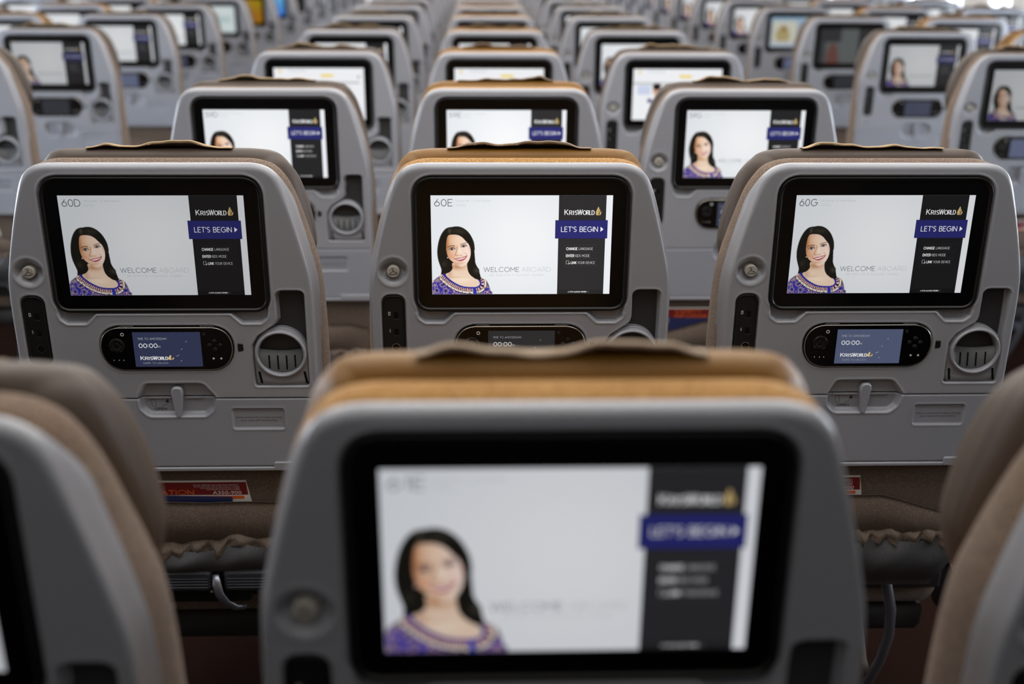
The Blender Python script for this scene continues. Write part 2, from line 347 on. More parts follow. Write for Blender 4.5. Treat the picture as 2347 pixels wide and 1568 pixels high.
    fc = fc - blob(385, 560, 45, 240)[:, None] * np.array([30, 44, 52]) + blob(520, 470, 120, 60)[:, None] * np.array([4, 8, 8]) - blob(560, 950, 90, 40)[:, None] * np.array([22, 36, 40]) + blob(770, 720, 70, 60)[:, None] * np.array([6, 2, 4]) - blob(850, 600, 30, 90)[:, None] * np.array([16, 40, 34]) - blob(470, 800, 60, 50)[:, None] * np.array([0, 16, 20])
    lay(face, np.clip(fc, 0, 255))
    def tint(mask, col, a=1.0): lay(mask * a * face, col)
    tint(blob(490, 625, 62, 30), (170, 120, 96), .55); tint(blob(722, 572, 58, 28), (190, 150, 140), .55)
    tint(line([(592, 600), (585, 660), (570, 715), (556, 755)], 20, 9), (170, 112, 76), .55); tint(blob(650, 690, 34, 70), (252, 236, 222), .7); tint(blob(600, 775, 40, 12), (178, 116, 88), .45)
    tint(shape([(548, 745), (560, 768), (582, 782), (572, 790), (552, 778), (543, 760)], 4), (150, 92, 70), .6); tint(blob(668, 776, 16, 7), (150, 86, 70), .7)
    tint(line([(745, 725), (775, 755), (790, 785)], 12, 6), (200, 150, 130), .7); tint(line([(520, 800), (530, 830)], 12, 6), (190, 130, 100), .6)
    tint(line([(402, 618), (440, 594), (495, 582), (542, 592)], 15, 5), (96, 62, 44), .85); tint(line([(655, 566), (700, 546), (750, 531), (792, 528)], 13, 5), (110, 76, 60), .8)
    for (ex, ey, pts, lash) in (((486, 651, [(438, 664), (465, 640), (505, 633), (546, 651), (512, 665), (468, 672)], [(430, 660), (462, 630), (505, 622), (552, 646)])), (722, 597, [(674, 611), (698, 589), (735, 580), (776, 591), (750, 606), (705, 614)], [(668, 608), (696, 580), (735, 569), (784, 584)])):
        e = shape(pts, 3); tint(e, (214, 206, 206), .9); tint(np.minimum(1 - sstep(np.hypot(x - ex, y - ey), 17, 29), e), (30, 20, 20)); tint(blob(ex + 9, ey - 4, 5, 5), (235, 235, 240))
        tint(line(lash, 11, 4), (26, 16, 16)); tint(line([pts[0], pts[5], pts[4], pts[3]], 6, 4), (90, 60, 56), .6)
    lips = shape([(538, 846), (590, 832), (640, 820), (670, 822), (715, 803), (782, 788), (764, 832), (715, 872), (650, 892), (598, 880), (562, 860)], 4); tint(lips, (178, 74, 82))
    tint(line([(532, 842), (548, 850)], 12, 5), (130, 60, 54), .8); tint(line([(778, 788), (788, 782)], 12, 5), (130, 60, 54), .8)
    tint(shape([(572, 852), (630, 841), (690, 829), (758, 806), (736, 830), (688, 851), (628, 864), (592, 860)], 3), (248, 244, 246))
    tint(blob(670, 925, 60, 14), (214, 160, 136), .5)
    lay(1 - sstep(np.hypot(x - 401, y - 822), 9, 15), (240, 205, 205))
    return X, Y, C, A
def disp_uv(X, Y):
    """enlarged-view coordinates -> fractions of the display"""
    px = 980 + X / 8.713; py = 490 + Y / 8.713; v_ = (py - 444.5) / 224.6
    return (px - (988 + 2.7 * v_)) / (416.2 - 11.9 * v_), v_
DW, DH = 239.3, 136.3
def D(fx, fy): return (-DW / 2 + fx * DW, -fy * DH)
def bgcol(fx, fy):
    fx = np.asarray(fx, float); fy = np.asarray(fy, float)
    k = np.exp(-(((fx - .5) / .36) ** 2 + ((fy - .45) / .6) ** 2))
    base = np.stack([224 + 18 * k, 228 + 16 * k, 233 + 13 * k], -1)
    return base
_pc = {}
def display_picture(kind='welcome', seat='', detail=2, dk=43):
    """one mesh: the whole picture of a display. detail 2 = every letter, 1 = main letters, 0 = blocks"""
    mb = MB(); W0 = -0.45
    def quad(fx0, fy0, fx1, fy1, col, lay_):
        (a, b_), (c, d) = D(fx0, fy0), D(fx1, fy1)
        mb.add([(a, d, lay_), (c, d, lay_), (c, b_, lay_), (a, b_, lay_)], [(0, 1, 2, 3)], 'display', False, lin(col))
    def poly(pts, col, lay_): mb.add([D(*p) + (lay_,) for p in pts], [tuple(range(len(pts)))], 'display', False, lin(col))
    def txt(s, fx0, fx1, fyb, fyt, wt, col, gap=.24, small=None, thin=1.0):
        x0, y0 = D(fx0, fyb); x1, y1 = D(fx1, fyt); put_text(mb, text_polys(s, x0, x1, y0, y1 - y0, wt, gap, small, thin), W0 + .24, col=col)
    def grid(fn, nx=16, ny=10):
        V = []; C = []
        for j in range(ny + 1):
            for i in range(nx + 1):
                V.append(D(i / nx, j / ny) + (W0,)); C.append(lin(fn(i / nx, j / ny)))
        mb.add(V, [(j * (nx + 1) + i, (j + 1) * (nx + 1) + i, (j + 1) * (nx + 1) + i + 1, j * (nx + 1) + i + 1) for j in range(ny) for i in range(nx)], 'display', False, np.array(C))
    def bird(cx, cy, h, col):
        for pts in ([(-.35, -.5), (-.42, -.15), (-.05, .5), (.12, .32), (.02, -.2), (.1, -.5)], [(.14, .22), (.3, .05), (.22, -.18), (.14, -.3), (.1, -.05)], [(.14, -.5), (.2, -.32), (.34, -.12), (.5, -.1), (.42, -.36), (.28, -.5)]):
            q = []
            for a, b_ in pts: X_, Y_ = D(cx, cy); q.append((X_ + a * h * .7, Y_ + b_ * h, W0 + .24))
            mb.add(q, [tuple(range(len(q)))], 'display', False, lin(col))
    if kind == 'welcome':
        grid(lambda a, b_: bgcol(a, b_))
        nx, ny = {2: (150, 172), 1: (76, 88), 0: (26, 30)}[detail]
        if (nx, ny) not in _pc: _pc[(nx, ny)] = portrait(nx, ny)
        X, Y, C, A = _pc[(nx, ny)]
        fx, fy = disp_uv(X.ravel(), Y.ravel()); bg = bgcol(fx, fy); cc = lin(C * A[:, None] + bg * (1 - A[:, None])) if False else lin(C) * A[:, None] + lin(bg) * (1 - A[:, None])
        V = [D(max(a, 0.001), min(b_, .999)) + (W0 + .1,) for a, b_ in zip(fx, fy)]
        F = []; Am = A.reshape(ny, nx)
        for j in range(ny - 1):
            for i in range(nx - 1):
                if Am[j:j + 2, i:i + 2].max() > .01 and fx[j * nx + i + 1] > 0.001 and fy[j * nx + i] < .999: F.append((j * nx + i, (j + 1) * nx + i, (j + 1) * nx + i + 1, j * nx + i + 1))
        mb.add(V, F, 'display', False, cc)
        quad(.7035, 0, .9648, 1, (dk, dk, dk + 2), W0 + .08); quad(.7035, .956, .9648, 1, (dk - 6, dk - 6, dk - 4), W0 + .1)
        quad(.9648, 0, 1, 1, (236, 238, 243), W0 + .06)
        quad(.6855, .246, .976, .430, (33, 34, 96), W0 + .14); quad(.687, .25, .9745, .426, (40, 42, 110), W0 + .16)
        poly([(.937, .312), (.937, .362), (.9535, .337)], (245, 245, 250), W0 + .24)
        txt("LET'S BEGIN", .7195, .921, .3605, .3125, .8, (240, 240, 246))
        txt("Kris", .737, .806, .191, .142, 1.0, (248, 248, 248), .28, .80, .6); txt("World", .8085, .900, .191, .142, 0.95, (248, 248, 248), .2, .84, .6)
        bird(.9225, .1535, 11.6, (206, 178, 118))
        if detail >= 1:
            txt("CHANGE", .750, .8115, .546, .521, .62, (235, 235, 235)); txt("LANGUAGE", .820, .898, .546, .521, .34, (200, 200, 202))
            txt("ENTER", .750, .7945, .617, .592, .62, (235, 235, 235)); txt("KIDS MODE", .802, .881, .617, .592, .34, (200, 200, 202))
            txt("LINK", .778, .8085, .688, .664, .62, (235, 235, 235)); txt("YOUR DEVICE", .8155, .912, .688, .664, .34, (200, 200, 202))
            txt("WELCOME", .290, .488, .767, .721, .68, (122, 130, 138)); txt("ABOARD", .503, .666, .767, .721, .34, (172, 174, 180))
            txt("WE WISH YOU A PLEASANT JOURNEY", .324, .631, .812, .7905, .26, (196, 198, 204))
            txt("A STAR ALLIANCE MEMBER", .765, .869, .983, .971, .34, (220, 220, 222))
            cx, cy = D(.878, .977); q = [(cx + (1.5 if k % 2 == 0 else .75) * math.sin(k * math.pi / 5), cy + (1.5 if k % 2 == 0 else .75) * math.cos(k * math.pi / 5)) for k in range(11)]
            for a, b_ in zip(q[:-1], q[1:]): put_text(mb, text_polys('I', 0, .001, 0, 1, .1) and [[(a[0], a[1]), (b_[0], b_[1]), (b_[0] * .93 + cx * .07, b_[1] * .93 + cy * .07 - .0), (a[0] * .93 + cx * .07, a[1] * .93 + cy * .07)]], W0 + .24, col=(210, 210, 210))
            if seat: txt(seat, .0213, .119, .105, .0395, .95, (92, 96, 106))
            quad(.1285, .038, .1295, .108, (205, 208, 212), W0 + .2)
            txt("Singapore to Amsterdam", .137, .3285, .064, .042, .24, (190, 194, 198), .22, .8); txt("SQ324", .137, .193, .107, .084, .26, (192, 196, 200))
            for fy_ in (.496, .569, .638, .710): quad(.735, fy_ - .0012, .932, fy_ + .0012, (dk + 20, dk + 20, dk + 22), W0 + .2)
            quad(.7515, .655, .7655, .657, (215, 215, 215), W0 + .2); quad(.7515, .688, .762, .690, (215, 215, 215), W0 + .2); quad(.7505, .655, .752, .69, (215, 215, 215), W0 + .2); quad(.7645, .655, .766, .68, (215, 215, 215), W0 + .2)
            poly([(.765, .684), (.771, .676), (.773, .68), (.767, .694), (.7615, .686), (.763, .682)], (215, 215, 215), W0 + .22)
        else:
            quad(.76, .52, .89, .535, (110, 110, 114), W0 + .2); quad(.76, .59, .88, .605, (110, 110, 114), W0 + .2); quad(.76, .66, .91, .675, (110, 110, 114), W0 + .2); quad(.30, .73, .66, .76, (190, 192, 196), W0 + .2)
    elif kind == 'page':
        grid(lambda a, b_: (242, 243, 247)); bird(.07, .05, 12, (238, 204, 84)); quad(.16, .03, .36, .07, (222, 226, 232), W0 + .1)
        quad(0, .26, .95, .30, (190, 192, 196), W0 + .1); quad(.05, .32, .2, .5, (205, 214, 238), W0 + .1)
        mb.add([D(.27 + .045 * math.cos(t), .42 + .1 * math.sin(t)) + (W0 + .12,) for t in np.linspace(0, 6.28, 20)[:-1]], [tuple(range(19))], 'display', False, lin((214, 164, 140)))
        mb.add([D(.27 + .05 * math.cos(t), .345 + .07 * math.sin(t)) + (W0 + .14,) for t in np.linspace(0, 6.28, 20)[:-1]], [tuple(range(19))], 'display', False, lin((36, 28, 30)))
        quad(.17, .58, .22, .66, (50, 58, 120), W0 + .12); quad(.3, .55, .5, .6, (150, 160, 190), W0 + .1); quad(.52, .12, .66, .17, (244, 214, 60), W0 + .1); quad(.93, .15, .95, .19, (70, 70, 80), W0 + .12)
        for k in range(4): quad(.32, .36 + .07 * k, .85, .385 + .07 * k, (216, 220, 228), W0 + .1)
    elif kind == 'white':
        grid(lambda a, b_: (214, 226, 226)); quad(.32, .3, .62, .4, (140, 60, 50), W0 + .1); quad(.1, .42, .9, .6, (178, 206, 204), W0 + .1); quad(.1, .1, .9, .2, (225, 233, 236), W0 + .1)
    elif kind == 'gold': grid(lambda a, b_: (176 + 20 * math.sin(a * 5), 120 + 14 * math.cos(b_ * 4), 18)); quad(.2, .78, .8, .92, (150, 96, 14), W0 + .1)
    elif kind == 'blue': grid(lambda a, b_: (60 + 60 * (1 - b_), 130 + 60 * (1 - b_), 225)); quad(.12, .12, .6, .4, (180, 214, 244), W0 + .1)
    elif kind == 'map':
        grid(lambda a, b_: (150, 180, 205) if b_ < .25 else (166, 172, 186)); quad(.03, .12, .52, .86, (205, 205, 190), W0 + .06)
        poly([(.12, .8), (.1, .5), (.2, .3), (.34, .38), (.4, .6), (.36, .82)], (176, 160, 112), W0 + .1); poly([(.18, .4), (.26, .24), (.34, .4), (.27, .5)], (150, 120, 60), W0 + .12)
        quad(0, .88, 1, 1, (190, 200, 214), W0 + .1); quad(.58, .3, .95, .8, (140, 146, 166), W0 + .1)
    elif kind == 'dark':
        grid(lambda a, b_: (84, 88, 88)); quad(0, 0, .36, .38, (44, 44, 48), W0 + .1); quad(0, .3, .1, 1, (52, 54, 56), W0 + .1); quad(.66, 0, 1, 1, (40, 42, 44), W0 + .1)
        poly([(.12, 1), (.14, .6), (.2, .42), (.28, .44), (.32, .65), (.36, 1)], (92, 60, 54), W0 + .14)
    return mb.mesh('display_picture')

# ------------------------------------------------------------------ seat outlines, all in millimetres from the middle of the display's top edge
def prof(tab):
    xs = np.array([t[0] for t in tab]); ys = np.array([t[1] for t in tab])
    return lambda v_: np.interp(-np.asarray(v_, float), -xs, ys)
def outline_from(half, vtop, vbot, rtop, rbot, n=40):
    """closed outline counter-clockwise from half-width control points [(v, half)]"""
    R = [(h, v_) for v_, h in half]
    q = [(R[-1][0], vbot)] + list(reversed(R)) if R[-1][1] > vbot else list(reversed(R))
    right_ = spline(q, 5, False)
    pts = [tuple(p) for p in right_] + [(-p[0], p[1]) for p in right_[::-1]]
    return pts
SH_HALF = [(41.2, 116), (40.9, 131), (38.2, 145.5), (32, 156.5), (22, 164.5), (7, 170.5), (-20, 178), (-60, 188.5), (-90, 195.5), (-110, 199.5), (-130, 201.5), (-160, 202.5), (-230, 202.5), (-287.2, 202.5)]
SHELL_OUT = outline_from(SH_HALF, 41.2, -287.2, 0, 0)
_sp = sorted([(p[1], abs(p[0])) for p in SHELL_OUT if p[0] > 0])
shw = lambda v_: np.interp(np.asarray(v_, float), [a for a, _ in _sp], [b_ for _, b_ in _sp])
CUP_REC = rounded([(151.5, -131), (189.5, -131), (189.5, -269.5), (115.5, -269.5), (115.5, -210), (124, -196), (137, -187), (151.5, -177)], [9, 7, 3, 3, 8, 10, 8, 12], 5)[::-1]
GRIP_L = rounded([(-142, -150), (-139, -170), (-130, -177), (-104, -177), (-87, -160), (-87, -150)], 5, 4)
GRIP_R = [(-x, y) for x, y in GRIP_L][::-1]
LATCH = rounded([(-48, -287), (-37, -265.5), (43, -265), (60, -287), (55, -305), (44, -315), (-35, -315), (-46, -304)], [4, 8, 12, 4, 10, 10, 10, 10], 4)
BEZEL = rounded([(-143.2, -160.8), (143.2, -160.8), (143.2, 24.4), (-143.2, 24.4)], [19, 19, 24, 24], 8)
HAND = rounded([(-88, -244.6), (88, -244.6), (90.5, -181.4), (-90.5, -181.4)], [30, 30, 27, 27], 9)
JACK = rrect(-187.8, -238, -157.4, -138, 11, 5)
PLAQ = rrect(80.5, -334.6, 151.5, -304.4, 3, 3)
def relief(P):
    """height of the seatback front at points P (u, v)"""
    w_ = np.zeros(len(P))
    def lip(sd, c=2.0, h=.8, r=1.3): return h * np.exp(-((sd - c) / r) ** 2)
    d = -sdf(P, offset(BEZEL, 1.6)); w_ -= 5 * sstep(d, -1.0, 1.6); w_ += lip(-d)
    for g_ in (GRIP_L, GRIP_R): d = -sdf(P, g_); w_ = np.minimum(w_, lip(-d, 1.6, .8) - 9.5 * sstep(d, -.5, 4.5)) if False else np.where(d > -.5, np.minimum(w_, -9.5 * sstep(d, -.5, 4.0)), w_ + lip(-d, 1.8, .9) * (P[:, 1] < -163))
    d = -sdf(P, offset(HAND, 1.2)); w_ -= 5 * sstep(d, -1.0, 1.6); w_ += lip(-d, 1.8, .5)
    d = -sdf(P, offset(JACK, 1.0)); w_ -= 4 * sstep(d, -1.2, 1.6); w_ += lip(-d, 2.0, .6)
    r_ = np.hypot(P[:, 0] + 171.5, P[:, 1] + 104.5)
    bowl = -13 * (1 - sstep(r_, 3, 20.0)) + .7 * np.exp(-((r_ - 21) / 1.8) ** 2); ear = np.exp(-((np.abs(P[:, 0] + 171.5) - 14) / 3.4) ** 2 - ((P[:, 1] + 104.5) / 6.0) ** 2) * 5; w_ += bowl - ear
    d = -sdf(P, CUP_REC); w_ -= 15 * sstep(d, -1.0, 2.4); w_ += lip(-d, 1.8, .7)
    d = -sdf(P, LATCH); w_ -= 8.5 * sstep(d, -1.0, 5); w_ += lip(-d, 1.8, .8)
    d = -sdf(P, PLAQ); w_ -= 2.4 * sstep(d, -1.6, 1.0); w_ += lip(-d, 1.6, .7)
    return w_
def shell_patch(v0, v1, step, front_round=True, floor_mat=True, mname='shell', hw=None, thick=28, edge_bottom=False):
    """front face with all its recesses, plus rolled edges and side walls"""
    hw = hw or shw
    def axis(a, b_, st, fine_a, fine_b):
        n = max(4, int(round(abs(b_ - a) / st))); core = list(np.linspace(a, b_, n + 1)); sgn = 1 if b_ > a else -1; ex = []
        if fine_a: ex += [a + sgn * k for k in (.15, .5, 1.1, 2, 3.2, 4.6, 6.2, 8, 10.2, 12.6) if k < abs(b_ - a) / 2]
        if fine_b: ex += [b_ - sgn * k for k in (.3, .8, 1.6, 2.8)]
        core = [c for c in core if (not fine_a or abs(c - a) < 1e-6 or abs(c - a) > 13.0) and (not fine_b or abs(c - b_) < 1e-6 or abs(c - b_) > 4)]
        return np.array(sorted(core + ex, reverse=(sgn < 0)))
    vs = axis(v0, v1, step, front_round, True)
    ss = axis(-1, 1, step / 202.0, False, False)
    e = np.array([.15, .5, 1.1, 2, 3.2, 4.6, 6.2, 8.2]) / 202.0
    ss = np.array(sorted([s for s in ss if abs(s) < 1 - 9.0 / 202] + [-1, 1] + list(-1 + e) + list(1 - e)))
    H = hw(vs); U = ss[None, :] * H[:, None]; Vv = np.repeat(vs[:, None], len(ss), 1)
    P = np.stack([U.ravel(), Vv.ravel()], 1); w_ = relief(P)
    # rolled edges
    dtop = (v0 - P[:, 1]) if front_round else np.full(len(P), 1e3)
    slope = np.gradient(H, vs); sl = np.repeat(slope[:, None], len(ss), 1).ravel()
    dside = (np.repeat(H[:, None], len(ss), 1).ravel() - np.abs(P[:, 0])) / np.sqrt(1 + sl ** 2)
    dside = np.where(dtop < 60, np.maximum(dside, 0), dside)
    k = np.clip(dtop / 70.0, 0, 1); R = 9 * (1 - k) + 4.5 * k if front_round else np.full(len(P), 4.5)
    d = dside if not front_round else -np.minimum(sdf(P, SHELL_OUT), 0)
    if front_round: d = np.minimum(d, np.maximum(dtop, 0)); d = np.where(P[:, 1] < -270, dside, d)
    q = np.clip(R - d, 0, R); w_ -= R - np.sqrt(np.maximum(R * R - q * q, 0))
    if edge_bottom:
        for dd in (v0 - P[:, 1], P[:, 1] - v1): q = np.clip(1.6 - dd, 0, 1.6); w_ -= 1.6 - np.sqrt(np.maximum(1.6 ** 2 - q * q, 0))
    else: dd = P[:, 1] - v1; q = np.clip(1.4 - dd, 0, 1.4); w_ -= 1.4 - np.sqrt(np.maximum(1.4 ** 2 - q * q, 0))
    nx, ny = len(ss), len(vs); mb = MB()
    V = [(a, b_, c) for a, b_, c in zip(P[:, 0], P[:, 1], w_)]
    F = [(j * nx + i, (j + 1) * nx + i, (j + 1) * nx + i + 1, j * nx + i + 1) for j in range(ny - 1) for i in range(nx - 1)]
    mb.add(V, F, mname)
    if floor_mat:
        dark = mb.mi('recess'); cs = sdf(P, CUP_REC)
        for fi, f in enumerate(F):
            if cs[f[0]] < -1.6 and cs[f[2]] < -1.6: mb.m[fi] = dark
    # side and top walls going forward to the cushion, slightly flared
    per = [j * nx for j in range(ny - 1, -1, -1)] + [i for i in range(1, nx)] + [j * nx + nx - 1 for j in range(1, ny)]
    base = [V[i] for i in per]; L = len(per)
    rings = [base]
    for dep, fl in ((4, .8), (thick * .5, 2.8), (thick - 3, 5.2), (thick, 3.2)):
        ring = []
        for (a, b_, c) in base:
            sl_ = (float(hw(b_ + .5)) - float(hw(b_ - .5))) if front_round else 0.0; edge = abs(a) > float(hw(b_)) - .01
            nxx = (1 / math.sqrt(1 + sl_ * sl_)) * (1 if a > 0 else -1) if edge else 0.0; tt = float(sstep(np.array(b_), -20, 40)) if front_round else 0.0
            ring.append((a + nxx * fl * (1 - tt), b_, c - dep * (1 - .93 * tt)))
        rings.append(ring)
    V2 = [p for r_ in rings for p in r_]
    mb.add(V2, [(k_ * L + i + 1, k_ * L + i, (k_ + 1) * L + i, (k_ + 1) * L + i + 1) for k_ in range(len(rings) - 1) for i in range(L - 1)], mname)
    a0, a1 = V[(ny - 1) * nx:(ny - 1) * nx + nx], None
    lowf = [p for p in a0]; lowb = [(p[0], p[1], -thick) for p in a0]
    mb.add(lowf + lowb, [(i + 1, i, nx + i, nx + i + 1) for i in range(nx - 1)], mname, False)
    if not front_round:
        hi = V[:nx]; hb = [(p[0], p[1], -thick) for p in hi]; mb.add(hi + hb, [(i, i + 1, nx + i + 1, nx + i) for i in range(nx - 1)], mname, False)
    return mb

def font_mesh(mb, body, x0, x1, y0, y1, w_, mname):
    """upper and lower case print, fitted into a rectangle on the seatback plane"""
    c = bpy.data.curves.new('print', 'FONT'); c.body = body; c.align_x = 'CENTER'; c.space_line = 1.15; c.resolution_u = 2
    o = bpy.data.objects.new('print', c); COL.objects.link(o); bpy.context.view_layer.update()
    me = bpy.data.meshes.new_from_object(o.evaluated_get(bpy.context.evaluated_depsgraph_get()))
    V = np.array([v_.co[:2] for v_ in me.vertices]); lo = V.min(0); hi = V.max(0)
    V = (V - lo) / (hi - lo) * np.array([x1 - x0, y1 - y0]) + np.array([x0, y0])
    mb.add([(a, b_, w_) for a, b_ in V], [tuple(p.vertices) for p in me.polygons], mname, False)
    bpy.data.meshes.remove(me); bpy.data.objects.remove(o); bpy.data.curves.remove(c)

# ------------------------------------------------------------------ the parts of a seat, one mesh each, shared between the seats
def build_shell(step):
    mb = shell_patch(41.2, -287.2, step)
    # frame behind the tray table, bottom lip and the corner piece beside it
    for (x0, x1, y0, y1, z0, z1, r_) in ((-203, 203, -400.5, -284, -28, -13, 3), (-203, 203, -400.5, -394.6, -14, 2.0, 2.6), (133, 203, -400.2, -386.5, -10, 2.6, 3)):
        o = rrect(x0, y0, x1, y1, r_, 4); slab(mb, o, [(-.8, z0), (0, z0 + 1), (0, z1 - 1.4), (-.5, z1 - .4), (-1.4, z1)], 'shell', cap0=True)
    return mb.mesh('back_shell')
def build_tray(step):
    mb = shell_patch(-288.4, -393.6, step, front_round=False, floor_mat=False, mname='tray', hw=lambda v_: np.full_like(np.asarray(v_, float), 201.0), thick=12, edge_bottom=True)
    return mb.mesh('tray_table')
def build_tray_print():
    mb = MB(); font_mesh(mb, 'Stow and latch handset during\ntaxi, take-off and landing', 84.5, 147.5, -324.5, -316.2, -2.0, 'inkgrey')
    return mb.mesh('print')
FAB_HALF = [(37.6, 112), (37.2, 127), (34.5, 141), (29, 153), (19, 162.5), (2, 172.5), (-33, 184), (-80, 195.5), (-110, 201), (-150, 204.5), (-210, 206.5), (-300, 207), (-420, 207), (-560, 196), (-584, 188)]
def loft(mb, outline, rings, mname, y0, y1):
    """rings = [(side offset, drop of the upper edge, w)]; the drop fades out between heights y1 (full) and y0 (none)"""
    n = len(outline); V = []; yt = max(p[1] for p in outline)
    for off, drop, w_ in rings:
        P_ = offset(outline, off) if off > -8 else [(x + off * x / 195.0, y + off * max(-1.0, min(1.0, (y + 50) / 88.0)) ** 3) for x, y in outline]
        for (x, y) in P_:
            t = float(sstep(np.array(y), y0, y1)); V.append((x, y - drop * t, w_))
    F = [(k * n + i, k * n + (i + 1) % n, (k + 1) * n + (i + 1) % n, (k + 1) * n + i) for k in range(len(rings) - 1) for i in range(n)]
    F += [tuple(reversed(range(n))), tuple((len(rings) - 1) * n + i for i in range(n))]
    mb.add(V, F[:-2], mname); mb.add(V[:n], [tuple(reversed(range(n)))], mname, False); mb.add(V[-n:], [tuple(range(n))], 'back_fab' if 'fab' in mname else mname, False)
def build_backrest(k):
    mb = MB(); o = outline_from(FAB_HALF, 37.6, -588, 0, 0)
    loft(mb, o, [(-34, 70, -100), (-16, 62, -98), (-5, 50, -92), (1, 36, -82), (4, 20, -68), (4.5, 9, -58), (4.2, 2.8, -49), (3.4, .2, -42), (2.4, 0, -34), (1, 0, -26), (-1.5, .3, -20), (-5, 2.5, -16.5), (-12, 4, -16)], k, -160, 20)
    return mb.mesh('backrest')
HR_HALF = [(47.2, 112), (46.6, 130), (44, 147), (36, 160), (12, 175), (-42, 187.5), (-88, 194.5), (-108, 193), (-128, 188), (-142, 177), (-148, 158)]
def build_headrest(k):
    mb = MB(); o = outline_from(HR_HALF, 47.2, -150, 0, 0)
    loft(mb, o, [(-30, 30, -150), (-14, 28, -148), (-5, 24, -141), (-1.5, 18.5, -128), (0, 12.5, -109), (.2, 10.5, -103), (-1.4, 10, -101.6), (.2, 9, -100), (-1, 5, -96), (-3.5, -.5, -87), (-9, -8, -80), (-16, -16, -73), (-23, -21.5, -66), (-30, -24, -60), (-38, -22, -57)], k, -60, 30)
    return mb.mesh('headrest')
def build_piping(k, side):
    o = [(p[0], p[1] - 10 * float(sstep(np.array(p[1]), -60, 30))) for p in offset(outline_from(HR_HALF, 47.2, -150, 0, 0), -1.2)]
    o = sorted([p for p in o if p[0] * side > 0 and -140 < p[1] < 22], key=lambda p: p[1])
    mb = MB(); tube(mb, [(x, y, -101.6) for x, y in o], 1.1, k, 6); return mb.mesh('piping')
def build_cover(seed, k):
    rg = np.random.RandomState(seed); mb = MB(); nx = 60
    x = np.linspace(-99, 96, nx); ph = rg.rand(4) * 6.28
    wav = sum(a * np.sin(x / l + p) for a, l, p in zip((2.9, 2.5, 1.0, .45), (30, 17, 9, 4.5), ph)); wav = (wav - wav.min())
    taper = sstep(x, -100, -70) * (1 - sstep(x, 66, 97)); wav = wav * taper
    prof_ = [(-151, -16, 0), (-150.8, 0, 0), (-146, 14, 0), (-139, 20.5, 0), (-128, 27.8, .05), (-109, 35.2, .15), (-91, 41.8, .4), (-79, 45.8, 1.0), (-72, 47.2, 1.05), (-68, 47.7, .95), (-65, 47.3, .7)]
    V = []
    for w_, v_, g_ in prof_: V += [(a, v_ + b_ * g_ + (1.8 if g_ else .5), w_ + (b_ * .5 if g_ > .8 else 0)) for a, b_ in zip(x, wav)]
    n = len(prof_); V2 = [(a, b_ - .9, c - .2) for a, b_, c in V]
    F = [(j * nx + i, j * nx + i + 1, (j + 1) * nx + i + 1, (j + 1) * nx + i) for j in range(n - 1) for i in range(nx - 1)]
    o = n * nx; F2 = [tuple(o + q for q in reversed(f)) for f in F]
    R = [((n - 1) * nx + i, (n - 1) * nx + i + 1, o + (n - 1) * nx + i + 1, o + (n - 1) * nx + i) for i in range(nx - 1)]
    R += [(j * nx, (j + 1) * nx, o + (j + 1) * nx, o + j * nx) for j in range(n - 1)] + [((j + 1) * nx + nx - 1, j * nx + nx - 1, o + j * nx + nx - 1, o + (j + 1) * nx + nx - 1) for j in range(n - 1)]
    mb.add(V + V2, F + F2 + R, k); return mb.mesh('headrest_cover')
def build_monitor():
    mb = MB(); slab(mb, BEZEL, [(-2, -9), (0, -8), (0, .2), (-.5, .9), (-1.6, 1.2), (-3.2, 1.1), (-4.2, .4), (-4.8, -.8), (-5.6, -1.0)], 'gasket', capmat='black'); return mb.mesh('monitor')
def build_handset(big=True):
    mb = MB()
    slab(mb, HAND, [(-1, -7), (0, -6), (0, 1.4), (-.4, 2.0)], 'satin', cap1=False); slab(mb, offset(HAND, -.4), [(0, 2.0), (-.5, 2.5), (-1.0, 2.3)], 'rim', capmat='black')
    for x0 in (-64, 44):
        o = rounded([(x0, -183), (x0 + 24, -183), (x0 + 21, -179.4), (x0 + 3, -179.4)], 1, 2); slab(mb, o, [(0, -6), (0, 1.2), (-.8, 2)], 'satin')
    key_marks(mb)
    return mb.mesh('handset')
def ann(mb, cx, cy, r0, r1, m_, a0=0, a1=360, n=24, w_=2.45):
    p = arc(cx, cy, r0, r0, a0, a1, n); q = arc(cx, cy, r1, r1, a0, a1, n); mb.add([(a, b_, w_) for a, b_ in p + q], [(i, i + 1, n + 2 + i, n + 1 + i) for i in range(n)], m_, False)
def key_marks(mb):
    W = 2.45; ann(mb, -58, -191.5, 1.5, 2.5, 'inkwhite'); ann(mb, 52, -191, 1.3, 1.9, 'inkgrey')
    for cx, cy, r_ in ((62, -227, 1.5), (72.5, -227, 1.5), (-73, -229, .7), (-66, -229, .7), (-60, -229, .7)): mb.add([(a, b_, W) for a, b_ in circle(cx, cy, r_, 12)], [tuple(range(12))], 'inkwhite', False)
def build_keys():
    mb = MB(); slab(mb, circle(-67, -208, 10.5, 32), [(0, 2.2), (0, 2.9), (-.5, 3.3), (-6, 3.3), (-6.3, 2.8), (-6.6, 3.4)], 'gasket')
    for a in range(4): ann(mb, -67, -208, 9.0, 9.7, 'rim', a * 90 + 25, a * 90 + 50, 5, 3.35)
    return mb.mesh('direction_pad')
def build_button(cx, cy):
    mb = MB(); slab(mb, circle(cx, cy, 3.1, 18), [(0, 2.2), (0, 2.9), (-.5, 3.2)], 'gasket')
    p = arc(cx, cy, 1.3, 1.3, 20, 200, 12); q = arc(cx, cy, 1.7, 1.7, 20, 200, 12); mb.add([(a, b_, 3.25) for a, b_ in p + q], [(i, i + 1, 14 + i, 13 + i) for i in range(12)], 'inkgrey', False)
    return mb.mesh('button')
